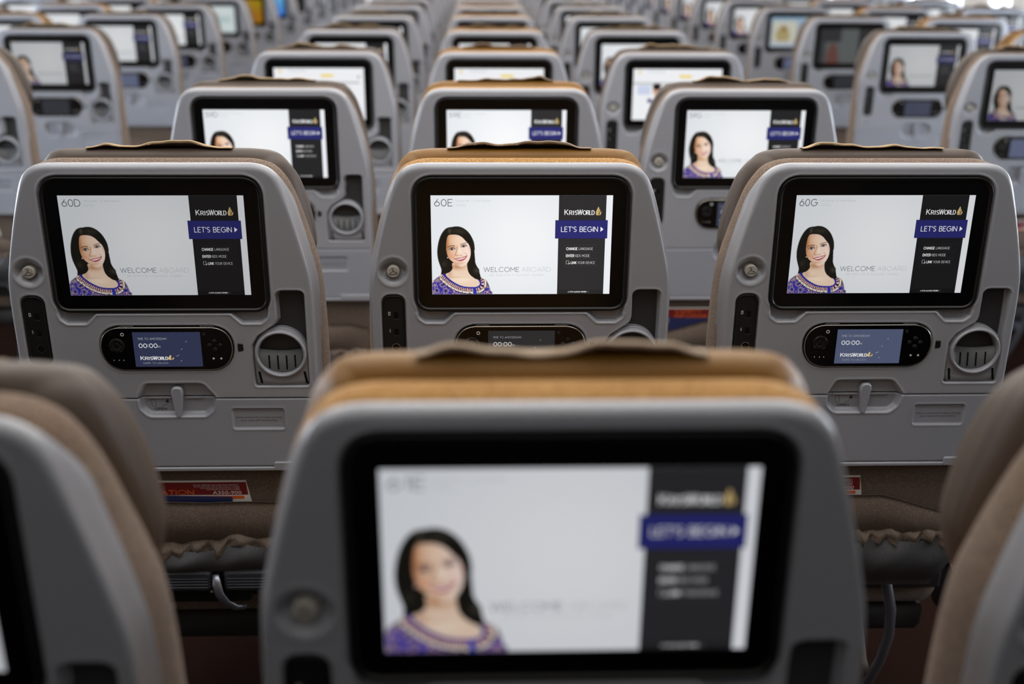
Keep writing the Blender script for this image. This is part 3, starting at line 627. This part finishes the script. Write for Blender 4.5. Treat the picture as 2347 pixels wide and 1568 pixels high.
def build_handset_display(tone, detail=True):
    mb = MB(); x0, x1, y0, y1 = -44.5, 46.8, -238.8, -188.2; W = 2.4
    base = np.array(tone, float)
    V = []; C = []; nx = 8
    for j in range(2):
        for i in range(nx + 1): V.append((x0 + (x1 - x0) * i / nx, (y1, y0)[j], W)); C.append(lin(base))
    mb.add(V, [(i, nx + 1 + i, nx + 2 + i, i + 1) for i in range(nx)], 'display', False, np.array(C))
    def t(s, a, b_, c, h, wt, col, small=None, thin=1.0): put_text(mb, text_polys(s, a, b_, c, h, wt, .24, small, thin), W + .12, col=col)
    hi = min(1.0, base.mean() / 70 + .35)
    if detail:
        t('TIME TO AMSTERDAM', -38, 0.5, -199.2, 2.8, .34, (150 * hi, 152 * hi, 156 * hi)); t('00:00', -37, -12.5, -210.6, 5.6, .75, (225 * hi, 226 * hi, 230 * hi)); t('H', -11, -8.8, -210.6, 2.6, .4, (180 * hi,) * 3)
        t('Kris', -36.5, -20.5, -228.4, 5.0, .95, (225 * hi,) * 3, .84, .6); t('World', -19.8, 0, -228.4, 5.0, .95, (225 * hi,) * 3, .84, .6)
        t('SWIPE TO UNLOCK', -34, 0, -234.6, 2.5, .3, (135 * hi, 138 * hi, 150 * hi))
        for pts in ([(1, -228.5), (.6, -226), (3.6, -221.4), (5, -223), (4.2, -226), (5, -228.5)], [(5.4, -228.5), (6, -227), (7.6, -225.2), (8.6, -225.4), (7.6, -227.8)]): mb.add([(a, b_, W + .12) for a, b_ in pts], [tuple(reversed(range(len(pts))))], 'display', False, lin(np.array((206, 178, 118)) * hi))
        for a, b_ in ((27, -202), (20, -213), (13, -223), (15, -222), (18, -230)):
            mb.add([(a - 1.3, b_ - .8, W + .12), (a, b_ - .5, W + .12), (a + 1.4, b_ + .8, W + .12), (a, b_ + .2, W + .12)], [(0, 1, 2, 3)], 'display', False, lin((190 * hi,) * 3))
    return mb.mesh('handset_screen')
def build_release():
    mb = MB(); slab(mb, rounded([(95.5, -218.5), (103.4, -216.5), (102.8, -206.5), (95.5, -205.5)], 1.6, 3), [(0, -3), (0, .2), (-.7, .8)], 'satin'); return mb.mesh('handset_release')
def build_jack():
    mb = MB(); slab(mb, JACK, [(0, -5), (0, -.6), (-.8, .1), (-2, 0), (-3, -1.2)], 'gasket', capmat='satin'); W = -1.1
    def q(x0, y0, x1, y1, m_): mb.add([(x0, y0, W + .15), (x1, y0, W + .15), (x1, y1, W + .15), (x0, y1, W + .15)], [(0, 1, 2, 3)], m_, False)
    for yy in (-172, -196):
        q(-173, yy, -166, yy + .5, 'inkgrey'); q(-173, yy, -172.6, yy + 11, 'slot'); q(-172, yy + 1, -166.5, yy + 10, 'slot')
    q(-179.6, -166.5, -177.4, -165.8, 'inkwhite'); q(-179.8, -162.2, -177.2, -161.5, 'inkwhite'); q(-180, -166.5, -179.4, -161.5, 'inkwhite'); q(-177.8, -166.5, -177.2, -161.5, 'inkwhite'); q(-179, -164.6, -178, -163.2, 'inkgrey')
    q(-178.4, -191.5, -178, -186, 'inkwhite'); q(-179.5, -188.5, -178.3, -188, 'inkwhite'); q(-178.2, -189.6, -177, -189.1, 'inkwhite')
    o = arc(-170.5, -213, 5.9, 5.9, 20, 380, 30); i_ = arc(-170.5, -213, 4.9, 4.9, 20, 380, 30)
    mb.add([(a, b_, W + .5) for a, b_ in o + i_], [(k, k + 1, 31 + k + 1, 31 + k) for k in range(28)], 'rim', False)
    mb.add([(a, b_, W + .2) for a, b_ in circle(-170.5, -213, 4.6, 20)], [tuple(range(20))], 'slot', False)
    return mb.mesh('jack_panel')
def build_audio():
    mb = MB(); slab(mb, circle(-172, -262, 5.2, 24), [(0, -1), (0, .5), (-1.2, .9), (-2.2, .3)], 'shell', capmat='slot'); return mb.mesh('audio_socket')
def build_hook():
    mb = MB(); slab(mb, circle(-171.5, -104.3, 8.4, 36), [(1.5, -11), (0, -8), (0, -.6), (-.4, .1), (-1.2, .3)], 'hook'); W = .55
    pts = [[(-2.2, 3.3), (-1.2, 4.5), (.4, 4.2), (.5, 2.9), (-.3, 1.9), (-.2, 1.0)], [(-.2, 1.0), (5.2, -1.3), (5.6, -2.4), (4.9, -3.0), (-4.0, -4.0), (-4.9, -3.5), (-4.6, -2.7), (-.2, 1.0)]]
    for l in pts:
        for a, b_ in zip(l[:-1], l[1:]):
            d = math.hypot(b_[0] - a[0], b_[1] - a[1]); nx, ny = -(b_[1] - a[1]) / d * .38, (b_[0] - a[0]) / d * .38
            mb.add([(-171.5 + p[0] + s * nx, -104.3 + p[1] + s * ny, W) for p, s in ((a, -1), (b_, -1), (b_, 1), (a, 1))], [(0, 1, 2, 3)], 'ink', False)
    return mb.mesh('coat_hook')
CUPC = (153.3, -222.0)
def build_cup():
    mb = MB(); cx, cy = CUPC; n = 72
    out = rounded([(117, -268.8), (188.8, -268.8), (189.0, -222)] + [(cx + 36.8 * math.cos(math.radians(a)), cy + 37.5 * math.sin(math.radians(a))) for a in range(10, 171, 10)] + [(116.6, -222)], [2, 2] + [0] * 19, 3)
    OP = np.array(out)
    def ray(th):
        d = np.array([math.cos(th), math.sin(th)]); best = 1e9
        for a, b_ in zip(OP, np.roll(OP, -1, 0)):
            e = b_ - a; M_ = np.array([[d[0], -e[0]], [d[1], -e[1]]]); det = np.linalg.det(M_)
            if abs(det) < 1e-9: continue
            t, s = np.linalg.solve(M_, a - np.array([cx, cy]))
            if t > 0 and -1e-6 <= s <= 1 + 1e-6: best = min(best, t)
        return best
    angs = [2 * math.pi * i / n for i in range(n)]; rr = [ray(a) for a in angs]
    rows = []
    for r_, w_, m_ in ((30.2, -16, 'i'), (30.4, -1, 'i'), (30.9, 1.6, 'i'), (32.0, 2.8, 'i'), (33.6, 2.8, 'i'), (34.7, 1.8, 'i'), (35.2, -.2, 'i'), (35.8, -3.0, 'i')): rows.append([(cx + r_ * math.cos(a), cy + r_ * .97 * math.sin(a), w_) for a in angs])
    for k_, w_ in ((1.0, -3.2), (.5, -3.2), (0, -3.2), (0, -4.2), (0, -14.5)):
        rows.append([(cx + (35.9 * k_ + max(q, 36) * (1 - k_)) * math.cos(a), cy + (35.9 * k_ * .97 + max(q, 36) * (1 - k_)) * math.sin(a), w_) for a, q in zip(angs, rr)])
    V = [p for r_ in rows for p in r_]
    mb.add(V, [(k * n + i, (k + 1) * n + i, (k + 1) * n + (i + 1) % n, k * n + (i + 1) % n) for k in range(len(rows) - 1) for i in range(n)], 'shell')
    for a in ((121.5, -249, 124.3, -266.5), (183.6, -249, 186.4, -266.5)):
        x0, y0, x1, y1 = a; mb.add([(x0 - 1.6, y0, -3.0), (x0 + 1.6, y0, -3.0), (x1 + 1.6, y1, -3.0), (x1 - 1.6, y1, -3.0)], [(3, 2, 1, 0)], 'slot', False)
    return mb.mesh('cup_holder')
def build_cup_inner():
    mb = MB(); cx, cy = CUPC
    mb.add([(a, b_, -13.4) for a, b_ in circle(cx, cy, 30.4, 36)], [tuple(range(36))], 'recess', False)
    # curved grip wall with four slots
    xs = np.linspace(-29.8, 29.8, 31); top = [(x, 6.5 - 5.2 * math.cos(x / 29.8 * 1.45)) for x in xs]; low = [(x, -math.sqrt(max(29.9 ** 2 - x * x, 0)) * .97) for x in xs]
    V = []
    for (x, t), (_, b_) in zip(top, low): dpt = -9.5 + 5 * (abs(x) / 30) ** 2; V += [(cx + x, cy + max(t, b_), dpt), (cx + x, cy + b_, dpt + 4), (cx + x, cy + max(t, b_), dpt - 3)]
    mb.add(V, [(3 * i + 1, 3 * i + 4, 3 * i + 3, 3 * i) for i in range(30)] + [(3 * i, 3 * i + 3, 3 * i + 5, 3 * i + 2) for i in range(30)], 'cup_in')
    for x, y0, y1 in ((-17.5, -4, -22), (-6, -5, -25), (6, -5, -25), (18, -3.5, -21)):
        d0 = -9.5 + 5 * (abs(x) / 30) ** 2; h0 = 6.5 - 5.2 * math.cos(x / 29.8 * 1.45); hb = -math.sqrt(29.9 ** 2 - x * x) * .97
        f = lambda y: d0 + 4 * (h0 - y) / (h0 - hb) + .5
        mb.add([(cx + x - 1.1, cy + y0, f(y0)), (cx + x + 1.1, cy + y0, f(y0)), (cx + x + 1.6, cy + y1, f(y1)), (cx + x - .6, cy + y1, f(y1))], [(3, 2, 1, 0)], 'slot', False)
    return mb.mesh('cup_holder_insert')
def build_latch():
    mb = MB(); slab(mb, rounded([(2.0, -317), (9.5, -317), (14.6, -280), (13.4, -270), (-.2, -270), (-2.4, -280)], [3, 3, 3, 6, 6, 3], 5), [(0, -8.4), (0, -1), (-.8, 1), (-2.2, 2)], 'tray'); return mb.mesh('tray_latch')
def build_latch_label():
    mb = MB(); W = -8.25
    put_text(mb, text_polys('OPEN', -29, -12.5, -308.6, 3.4, .8), W, 'inkgrey')
    for l in ([(-33, -293), (-32, -302), (-29, -303), (-26.5, -301), (-28, -292.5), (-31, -291.5), (-33, -293)], [(-19, -303), (-13, -300.5), (-10.5, -296)]):
        for a, b_ in zip(l[:-1], l[1:]):
            d = math.hypot(b_[0] - a[0], b_[1] - a[1]); nx, ny = -(b_[1] - a[1]) / d * .3, (b_[0] - a[0]) / d * .3
            mb.add([(p[0] + s * nx, p[1] + s * ny, W) for p, s in ((a, -1), (b_, -1), (b_, 1), (a, 1))], [(0, 1, 2, 3)], 'inkgrey', False)
    mb.add([(-13.5, -296.2, W), (-8, -297.5, W), (-10, -291.5, W)], [(0, 1, 2)], 'ink', False)
    slab(mb, rrect(-38, -290.4, -4, -287.9, .6, 2), [(0, -8.4), (0, -6.4), (-.4, -6)], 'tray'); slab(mb, rrect(15.5, -290.4, 41, -287.9, .6, 2), [(0, -8.4), (0, -6.4), (-.4, -6)], 'tray')
    return mb.mesh('latch_label')
def build_pocket(flat):
    mb = MB(); nx, ny = 48, 14; V = []
    for j in range(ny + 1):
        t = j / ny
        for i in range(nx + 1):
            x = -188 + 376 * i / nx; vt = (-455.5 if flat else -451.5) - .31 * max(0, abs(x) - (150 if flat else 52)); vb = -548.0
            V.append((x, vt + (vb - vt) * t, -11 + 13 * math.sin(math.pi * min(t * 1.15 + .12, 1)) * (1 - (abs(x) / 195) ** 4) + 1.2 * math.sin(x / 17 + t * 3)))
    n1 = nx + 1; V2 = [(a, b_, c - 1.5) for a, b_, c in V]; o = len(V)
    F = [(j * n1 + i, (j + 1) * n1 + i, (j + 1) * n1 + i + 1, j * n1 + i + 1) for j in range(ny) for i in range(nx)]
    mb.add(V + V2, F + [tuple(o + q for q in reversed(f)) for f in F] + [(i + 1, i, o + i, o + i + 1) for i in range(nx)], 'back_fab'); 
    return mb.mesh('literature_pocket')
def build_gather(seed, peak):
    """wavy elasticated top edge of the net pocket"""
    mb = MB(); nx = 110; rg = np.random.RandomState(seed); ph = rg.rand(5) * 6.28; V = []; rows = 7
    for i in range(nx + 1):
        x = -182 + 364 * i / nx; 
        if peak: y = -512 - .11 * (70 - x) * (x < 75) + 9 * max(0, 1 - abs(x - 74) / 26) + 2.4 * math.sin(x / 8 + ph[0]) - 3 * (x < -60); z = -8 + 5 * math.sin(x / 14 + ph[1]) + 2.5 * math.sin(x / 6.5)
        else: y = -508 + 2.6 * math.sin(x / 9 + ph[0]) + 1.6 * math.sin(x / 4.3 + ph[2]); z = -6 + 4.5 * math.sin(x / 6.8 + ph[1])
        hgt = 20 + 3 * math.sin(x / 11 + ph[3]); tri = lambda q: 2 * abs(2 * (q - math.floor(q + .5))) - 1; z = z * .4 + 5.5 * tri(x / (31 if peak else 23) + .2 * math.sin(x / 29)) - 2; y += 2.2 * tri(x / (31 if peak else 23) + .5 + .2 * math.sin(x / 29))
        for j in range(rows):
            t = j / (rows - 1); V.append((x, y - hgt * t, -13 + (z + 21) * min(1, t * 4 + .05) + 3.0 * math.sin(x / 5.6 + 3 * t + ph[4]) * t * (1 - t) * 3))
    mb.add(V, [(i * rows + j, i * rows + j + 1, (i + 1) * rows + j + 1, (i + 1) * rows + j) for i in range(nx) for j in range(rows - 1)], 'back_fab'); return mb.mesh('pocket_hem')
def build_net(peak):
    mb = MB(); nx, ny = 60, 12; V = []
    for j in range(ny + 1):
        t = j / ny
        for i in range(nx + 1):
            x = (-180 + 360 * i / nx) * (1 - .16 * t); y0 = -524 - (.11 * (70 - x) * (x < 75) - 7 * max(0, 1 - abs(x - 74) / 30) if peak else 0)
            V.append((x, y0 + ((-588 if peak else -616) - y0) * t, -2 + 18 * math.sin(math.pi * min(t + .1, 1)) * (1 - (abs(x) / 190) ** 4) - 18 * t + (4 * math.sin(x / 13 + 5 * t) * (1 - t))))
    n1 = nx + 1; mb.add(V, [(j * n1 + i, (j + 1) * n1 + i, (j + 1) * n1 + i + 1, j * n1 + i + 1) for j in range(ny) for i in range(nx)], 'net'); return mb.mesh('net_pocket')
def build_shroud():
    mb = MB()
    for x0, x1 in ((-120, 27), (43, 190)):
        o = rrect(x0, -604, x1, -566, 8, 5); slab(mb, o, [(0, -60), (0, -8), (-1.5, -2), (-6, 1)], 'shroud')
        for k in range(4):
            yy = -580 - 5 * k; slab(mb, rrect(x0 + 6, yy - .9, x1 - 6, yy + .9, .8, 2), [(0, -1), (0, 1.8), (-.5, 2.1)], 'shroud')
    return mb.mesh('rear_shroud')
def build_power():
    mb = MB(); slab(mb, rrect(-112, -634, 78, -604, 5, 4), [(0, -70), (0, -22), (-1.5, -19)], 'satin')
    for x in (20, 29): mb.add([(a, b_, -18.8) for a, b_ in circle(x, -615, 2.2, 14)], [tuple(range(14))], 'inkwhite', False)
    return mb.mesh('power_box')
def build_strap():
    mb = MB(); tube(mb, [(33, -574, -2), (35, -590, 4), (38, -604, 6), (46, -620, 4), (58, -634, -4), (70, -640, -14)], [5.5, 7, 7, 6.5, 5.5, 4], 'alu', 10, rz=2.4); return mb.mesh('recline_lever')
def build_leg(sx):
    mb = MB(); s = sx
    tube(mb, [(s * 76, -590, -40), (s * 92, -625, -34), (s * 103, -670, -30), (s * 106, -715, -30), (s * 100, -765, -34), (s * 88, -815, -42), (s * 72, -880, -60), (s * 60, -960, -90), (s * 56, -1058, -110)], 8.5, 'alu', 12, rz=5.5)
    slab(mb, rrect(s * 56 - 22, -1066, s * 56 + 22, -1054, 3, 3), [(0, -140), (0, -80)], 'alu', cap0=True)
    return mb.mesh('leg')
def build_brace(sx):
    mb = MB(); s = sx; tube(mb, [(s * 52, -640, -60), (s * 60, -700, -46), (s * 74, -770, -40), (s * 90, -812, -44)], 6, 'hook', 10, rz=4); return mb.mesh('leg_brace')
def build_cushion(k):
    mb = MB(); box(mb, -.214, .214, .124, .56, .355, .47, k, .03); return mb.mesh('seat_cushion', None)
def build_pan():
    mb = MB(); box(mb, -.20, .20, .14, .52, .30, .352, 'under', .015); box(mb, -.205, .205, .114, .126, .40, .485, 'under', .004); return mb.mesh('seat_pan', None)
def build_arm(s):
    mb = MB(); x = s * .241; box(mb, x - .017, x + .017, .13, .44, .60, .64, 'shroud', .012); box(mb, x - .014, x + .014, .13, .19, .33, .605, 'shroud', .008); return mb.mesh('armrest', None)

PM = {}
def pm(key, fn, *a):
    if key not in PM: PM[key] = fn(*a)
    return PM[key]
COLX = {'A': -2.4538, 'B': -1.9717, 'C': -1.4897, 'D': -0.4821, 'E': 0.0, 'G': 0.4821, 'H': 1.4671, 'J': 1.9492, 'K': 2.4313}
KIND = {('D', 2): 'page', ('E', 2): 'page', ('G', 2): 'page', ('C', 6): 'white', ('C', 7): 'gold', ('C', 8): 'blue', ('C', 9): 'dark', ('H', 4): 'dark', ('H', 5): 'map'}
LEVEL = {('E', -1): .66, ('D', -1): .5, ('G', -1): .5, ('E', 0): 1.0, ('D', 0): .56, ('G', 0): .73, ('D', 1): 1.0, ('E', 1): 1.06, ('G', 1): .96, ('C', 3): .52, ('C', 4): .7, ('C', 5): .8, ('H', 2): .42, ('H', 3): .52, ('H', 4): .9}
HTONE = {('D', 0): (44, 49, 74), ('G', 0): (74, 82, 108), ('E', 0): (40, 40, 42)}  # handset display tints; the D one has a window reflection averaged in
ORD = ['nearest', 'second', 'third', 'fourth', 'fifth', 'sixth', 'seventh', 'eighth', 'ninth', 'tenth', 'eleventh', 'twelfth', 'thirteenth', 'fourteenth', 'fifteenth', 'sixteenth']
WHERE = {'D': 'left of the middle amber file', 'E': 'in the middle amber file', 'G': 'right of the middle amber file', 'C': 'on the left aisle', 'B': 'behind the left aisle file', 'A': 'by the left windows',
         'H': 'on the right aisle', 'J': 'behind the right aisle file', 'K': 'by the right windows'}
GRP = {'D': 'taupe seats left of the middle file', 'E': 'amber seats of the middle file', 'G': 'taupe seats right of the middle file', 'C': 'aisle seats of the left block', 'B': 'amber seats of the left block', 'A': 'window side seats of the left block', 'H': 'aisle seats of the right block', 'J': 'amber seats of the right block', 'K': 'window side seats of the right block'}
def part(name, me, parent): return link(name, me, parent)
def seat(c, n):
    amber = c in 'BEJ'; k = 'amber' if amber else 'taupe'; near = n <= 0
    lod = 1.35 if n == 0 else (1.7 if n in (-1, 1) else (2.5 if n <= 3 else 3.6))
    r = bpy.data.objects.new('passenger_seat', None); COL.objects.link(r); r.location = (COLX[c], n * PITCH - {('D', -1): .015, ('G', -1): .023}.get((c, n), 0.0), FLOOR); r.empty_display_size = .1
    row = 60 - n; kind = KIND.get((c, n), 'welcome')
    ws = ', screen showing %s%s' % (row, c) if (c in 'DEG' and 0 <= n <= 1) else {'page': ', white page on screen', 'white': ', pale green and white screen', 'gold': ', gold coloured screen', 'blue': ', bright blue screen', 'dark': ', dim dark screen', 'map': ', blue and tan map-like screen'}.get(kind, '')
    first = {'A': 5, 'B': 4, 'C': 2, 'H': 2, 'J': 3, 'K': 4}.get(c, -1)
    r['label'] = '%s seat %s, %s the camera%s' % (k, WHERE[c], ORD[n - first] + ('' if n == first else ' from'), ws)
    r['category'] = 'seat'; r['group'] = GRP[c]
    P = lambda nm, key, fn, *a, par=r: part(nm, pm(key, fn, *a), par)
    sh = P('back_shell', ('sh', lod), build_shell, lod)
    P('backrest', ('br', k), build_backrest, k + '_fab')
    h = P('headrest', ('hr', k), build_headrest, k + '_lea'); 
    for sd in (-1, 1):
        if n <= 3: P('piping', ('pi', k, sd), build_piping, k + '_pipe', sd, par=h)
    sd = {('D', 0): 11, ('E', 0): 5, ('G', 0): 23, ('E', -1): 8}.get((c, n), (ord(c) * 3 + n * 7) % 5)
    if n <= 8: P('headrest_cover', ('cv', k, sd), build_cover, sd, 'cover_a' if amber else 'cover_t')
    tl = min(lod, 2.4) if n <= 5 else lod; t = P('tray_table', ('tr', tl), build_tray, tl)
    if n <= 2: P('tray_notice', 'tp', build_tray_print, par=t)
    if n <= 8:
        l = P('tray_latch', 'la', build_latch)
        if n <= 3: P('latch_label', 'll', build_latch_label, par=t)
    m_ = P('monitor', 'mo', build_monitor)
    det = 2 if n <= 0 else (1 if n == 1 else 0)
    seatno = '%d%s' % (row, c) if n <= 1 and kind == 'welcome' else ''
    dk = 43 if c == 'E' else (26 if n == 0 else 34)  # side panel darker off the middle file: viewing-angle contrast put into its colour
    s = part('screen', pm(('dp', kind, det if kind == 'welcome' else 0, seatno, dk), display_picture, kind, seatno, det, dk), m_)
    lv = LEVEL.get((c, n), .95 if c in 'DEG' else .78); s.color = (lv, lv, lv * (1.02 if n == -1 else 1.0), 1)
    hs = P('handset', 'hs', build_handset)
    if n <= 2:
        P('direction_pad', 'hk', build_keys, par=hs)
        for bx, by in ((65, -202), (72.5, -208), (65.5, -214), (58, -208)): P('button', ('bt', bx), build_button, bx, by, par=hs)
    tone = HTONE.get((c, n), [(58, 62, 80), (40, 42, 48), (86, 92, 116)][(ord(c) + n) % 3])
    hd = part('handset_screen', pm(('hd', tone, n <= 1), build_handset_display, tone, n <= 1), hs)
    P('handset_release', 'rl', build_release)
    P('jack_panel', 'jk', build_jack); P('coat_hook', 'ck', build_hook)
    if n <= 4: P('audio_socket', 'au', build_audio)
    cu = P('cup_holder', 'cu', build_cup); P('cup_holder_insert', 'ci', build_cup_inner, par=cu)
    if n <= 5:
        pk = (c == 'D'); P('literature_pocket', ('lp', pk), build_pocket, pk)
        P('pocket_hem', ('ga', pk), build_gather, 4 if pk else 9, pk); P('net_pocket', ('ne', pk), build_net, pk)
    if c == 'D' and n <= 1: P('rear_shroud', 'rs', build_shroud); P('power_box', 'pb', build_power); P('recline_lever', 'st', build_strap)
    P('leg', 'lg', build_leg, 1); P('leg', 'lg2', build_leg, -1)
    if n <= 1 and c == 'G': P('leg_brace', 'lb', build_brace, 1)
    P('seat_cushion', ('cs', k), build_cushion, k + '_fab'); P('seat_pan', 'sp', build_pan)
    if n >= 0:
        P('armrest', 'ar', build_arm, -1)
        if c in 'CGK': P('armrest', 'arr', build_arm, 1)
    return r
FIRSTN = {'A': 5, 'B': 4, 'C': 2, 'D': -1, 'E': -1, 'G': -1, 'H': 2, 'J': 3, 'K': 4}
LASTN = {'A': 7, 'B': 8, 'C': 14, 'D': 14, 'E': 13, 'G': 14, 'H': 14, 'J': 8, 'K': 7}
for c in 'ABCDEGHJK':
    for n in range(FIRSTN[c], LASTN[c] + 1): seat(c, n)

# ------------------------------------------------------------------ things in the literature pockets
def tag(o, label, cat, group=None):
    o['label'] = label; o['category'] = cat
    if group: o['group'] = group
def build_card():
    mb = MB(); W = -13.6; x0, x1, yt, yb = -130, 97, -416.5, -498
    slab(mb, [(x0, yb), (x1 + 14, yb), (x1, yt), (x0, yt)], [(0, W - 1.2), (0, W)], 'white_p', cap0=True)
    def q(a, b_, c, d, m_, w_=W + .15, sk=0.0): mb.add([(a, b_, w_), (c + sk, b_, w_), (c, d, w_), (a, d, w_)], [(0, 1, 2, 3)], m_, False)
    q(x0 + 2, -439.8, 97.0, -419, 'red_p', sk=2.2); q(14, -446.6, 93, -441.4, 'orange_p', W + .2); q(x0 + 2, -490, 96, -452, 'red_p')
    put_text(mb, text_polys('SAFETY', -86, -30.5, -427.6, 5.6, 1.5), W + .25, 'orange_p'); put_text(mb, text_polys('INFORMATION', -86, 20.5, -438.6, 6.6, 1.6), W + .25, 'orange_p')
    font_mesh(mb, 'A350-900', 48, 89.5, -438.8, -433.4, W + .25, 'inkwhite'); put_text(mb, text_polys('CARD CONTENT IN ARMREST', 20, 70, -445.2, 2.4, .5), W + .3, 'inkwhite')
    put_text(mb, text_polys('DO NOT REMOVE THIS CARD FROM AIRCRAFT', 21, 86, -424.4, 1.4, .3), W + .25, 'inkwhite')
    for k in range(3): put_text(mb, text_polys('NE PAS ENLEVER CETTE CARTE DE LA CABINE', 22 + 9 * k, 87, -427.0 - 2.3 * k, .9, .2), W + .25, 'inkwhite')
    return mb.mesh('card')
def build_mag():
    mb = MB(); xs = np.linspace(-120, 76, 20); top = [(x, -441.5 - 4.5 * sstep(np.array(x), -60, 70).item() + .8 * math.sin(x / 30)) for x in xs]
    o = [(-120, -496), (76, -496)] + top[::-1]; slab(mb, o, [(0, -13.0), (0, -11.2)], 'navy_p', cap0=True)
    return mb.mesh('magazine')
for c, ns in (('D', (0, 1, 2)), ('E', (0, 1, 2)), ('G', (0, 1, 2)), ('C', (2, 3)), ('H', (2, 3))):
    for n in ns:
        o = link('safety_card', pm('card', build_card)); o.location = (COLX[c] - (.077 if (c, n) == ('G', 0) else (.03 if c == 'G' else .010)), n * PITCH, FLOOR - .007)
        tag(o, 'red safety card in %s seatback %s, %s from camera' % ('amber' if c == 'E' else 'taupe', WHERE[c], ORD[n - FIRSTN[c]]), 'card', 'safety cards in the seat back pockets')
        if n <= 1 and (c, n) != ('G', 0):
            o = link('magazine', pm('mag', build_mag)); o.location = (COLX[c] - .01, n * PITCH, FLOOR - .004)
            tag(o, 'navy magazine in the seatback pocket %s, %s from camera' % (WHERE[c], ORD[n - FIRSTN[c]]), 'magazine', 'magazines in the seat back pockets')

# ------------------------------------------------------------------ cabin
def struct(name, mb, **k):
    o = link(name, mb.mesh(name, None)); o['kind'] = 'structure'; return o
b1 = MB(); b1.add([(-WALLX, Y0, FLOOR), (WALLX, Y0, FLOOR), (WALLX, Y1, FLOOR), (-WALLX, Y1, FLOOR), (-WALLX, Y0, FLOOR - .05), (WALLX, Y0, FLOOR - .05), (WALLX, Y1, FLOOR - .05), (-WALLX, Y1, FLOOR - .05)], [(0, 1, 2, 3), (7, 6, 5, 4), (0, 4, 5, 1), (1, 5, 6, 2), (2, 6, 7, 3), (3, 7, 4, 0)], 'carpet', False); struct('floor', b1)
b1 = MB(); box(b1, -WALLX, WALLX, Y0, Y1, CEIL, CEIL + .05, 'ceil'); struct('ceiling', b1)
b1 = MB(); box(b1, -WALLX, WALLX, Y0 - .05, Y0, FLOOR, CEIL, 'dim'); struct('wall_back', b1)
b1 = MB(); box(b1, -WALLX, WALLX, Y1, Y1 + .05, FLOOR, CEIL, 'wallp'); struct('wall_front', b1)
ZA, ZB, WW = -0.20, 0.17, 0.13
wi = 0
for s_, nm in ((-1, 'wall_left'), (1, 'wall_right')):
    b1 = MB(); ya = Y0; xa, xb = sorted((s_ * WALLX, s_ * (WALLX + .06)))
    for wy in WIN_Y[s_]:
        box(b1, xa, xb, ya, wy - WW, FLOOR, CEIL, 'wallp'); box(b1, xa, xb, wy - WW, wy + WW, FLOOR, ZA, 'wallp'); box(b1, xa, xb, wy - WW, wy + WW, ZB, CEIL, 'wallp'); ya = wy + WW
    box(b1, xa, xb, ya, Y1, FLOOR, CEIL, 'wallp'); struct(nm, b1)
    for wy in WIN_Y[s_]:
        wi += 1; b1 = MB(); o = rrect(wy - WW, ZA, wy + WW, ZB, .07, 6); i_ = offset(o, -.022); n = len(o)
        X = s_ * (WALLX - .012); Xo = s_ * (WALLX + .03)
        V = [(X, a, b_) for a, b_ in offset(o, .012)] + [(s_ * (WALLX - .016), a, b_) for a, b_ in o] + [(Xo, a, b_) for a, b_ in i_]
        b1.add(V, [(k * n + i, k * n + (i + 1) % n, (k + 1) * n + (i + 1) % n, (k + 1) * n + i) for k in range(2) for i in range(n)], 'wallp'); struct('window_%d' % wi, b1)
for sx_, a_, b_, p_ in STRIPS:  # housings and diffusers for the added overhead panels
    r = bpy.data.objects.new('ceiling_fill_panel', None); COL.objects.link(r); r.location = (sx_, (a_ + b_) / 2, CEIL)
    tag(r, '%s unseen white ceiling fill panel %s' % ('short dim' if a_ < -1 else ('bright mid-length' if a_ < 1 else 'very long'), {-1.0: 'over the left aisle', 1.0: 'over the right aisle', 0.0: 'above the middle seats'}[sx_]), 'light', 'added ceiling fill panels')
    b1 = MB(); L = (b_ - a_) / 2
    for x0, x1 in ((-.46, -.43), (.43, .46)): box(b1, x0, x1, -L, L, -.03, 0, 'ceil')
    link('housing', b1.mesh('housing', None), r)
    b1 = MB(); box(b1, -.43, .43, -L, L, -.02, -.012, 'lamp'); link('diffuser', b1.mesh('diffuser', None), r)
for s_ in (-1, 1):
    for k in range(8):
        ya = 0.4 + k * 1.63; b1 = MB(); pr = [(1.75, .62), (2.78, .50), (2.78, 1.14), (1.86, 1.14), (1.72, .9)]
        n = len(pr); V = [(s_ * x, y, z) for y in (ya, ya + 1.6) for x, z in pr]
        b1.add(V, [(i, (i + 1) % n, n + (i + 1) % n, n + i) for i in range(n)] + [tuple(reversed(range(n))), tuple(range(n, 2 * n))], 'ceil', False)
        o = link('overhead_bin', b1.mesh('overhead_bin', None)); tag(o, 'white overhead bin above the %s seat block, %s from the camera' % ('left' if s_ < 0 else 'right', ORD[k]), 'bin', 'overhead bins')
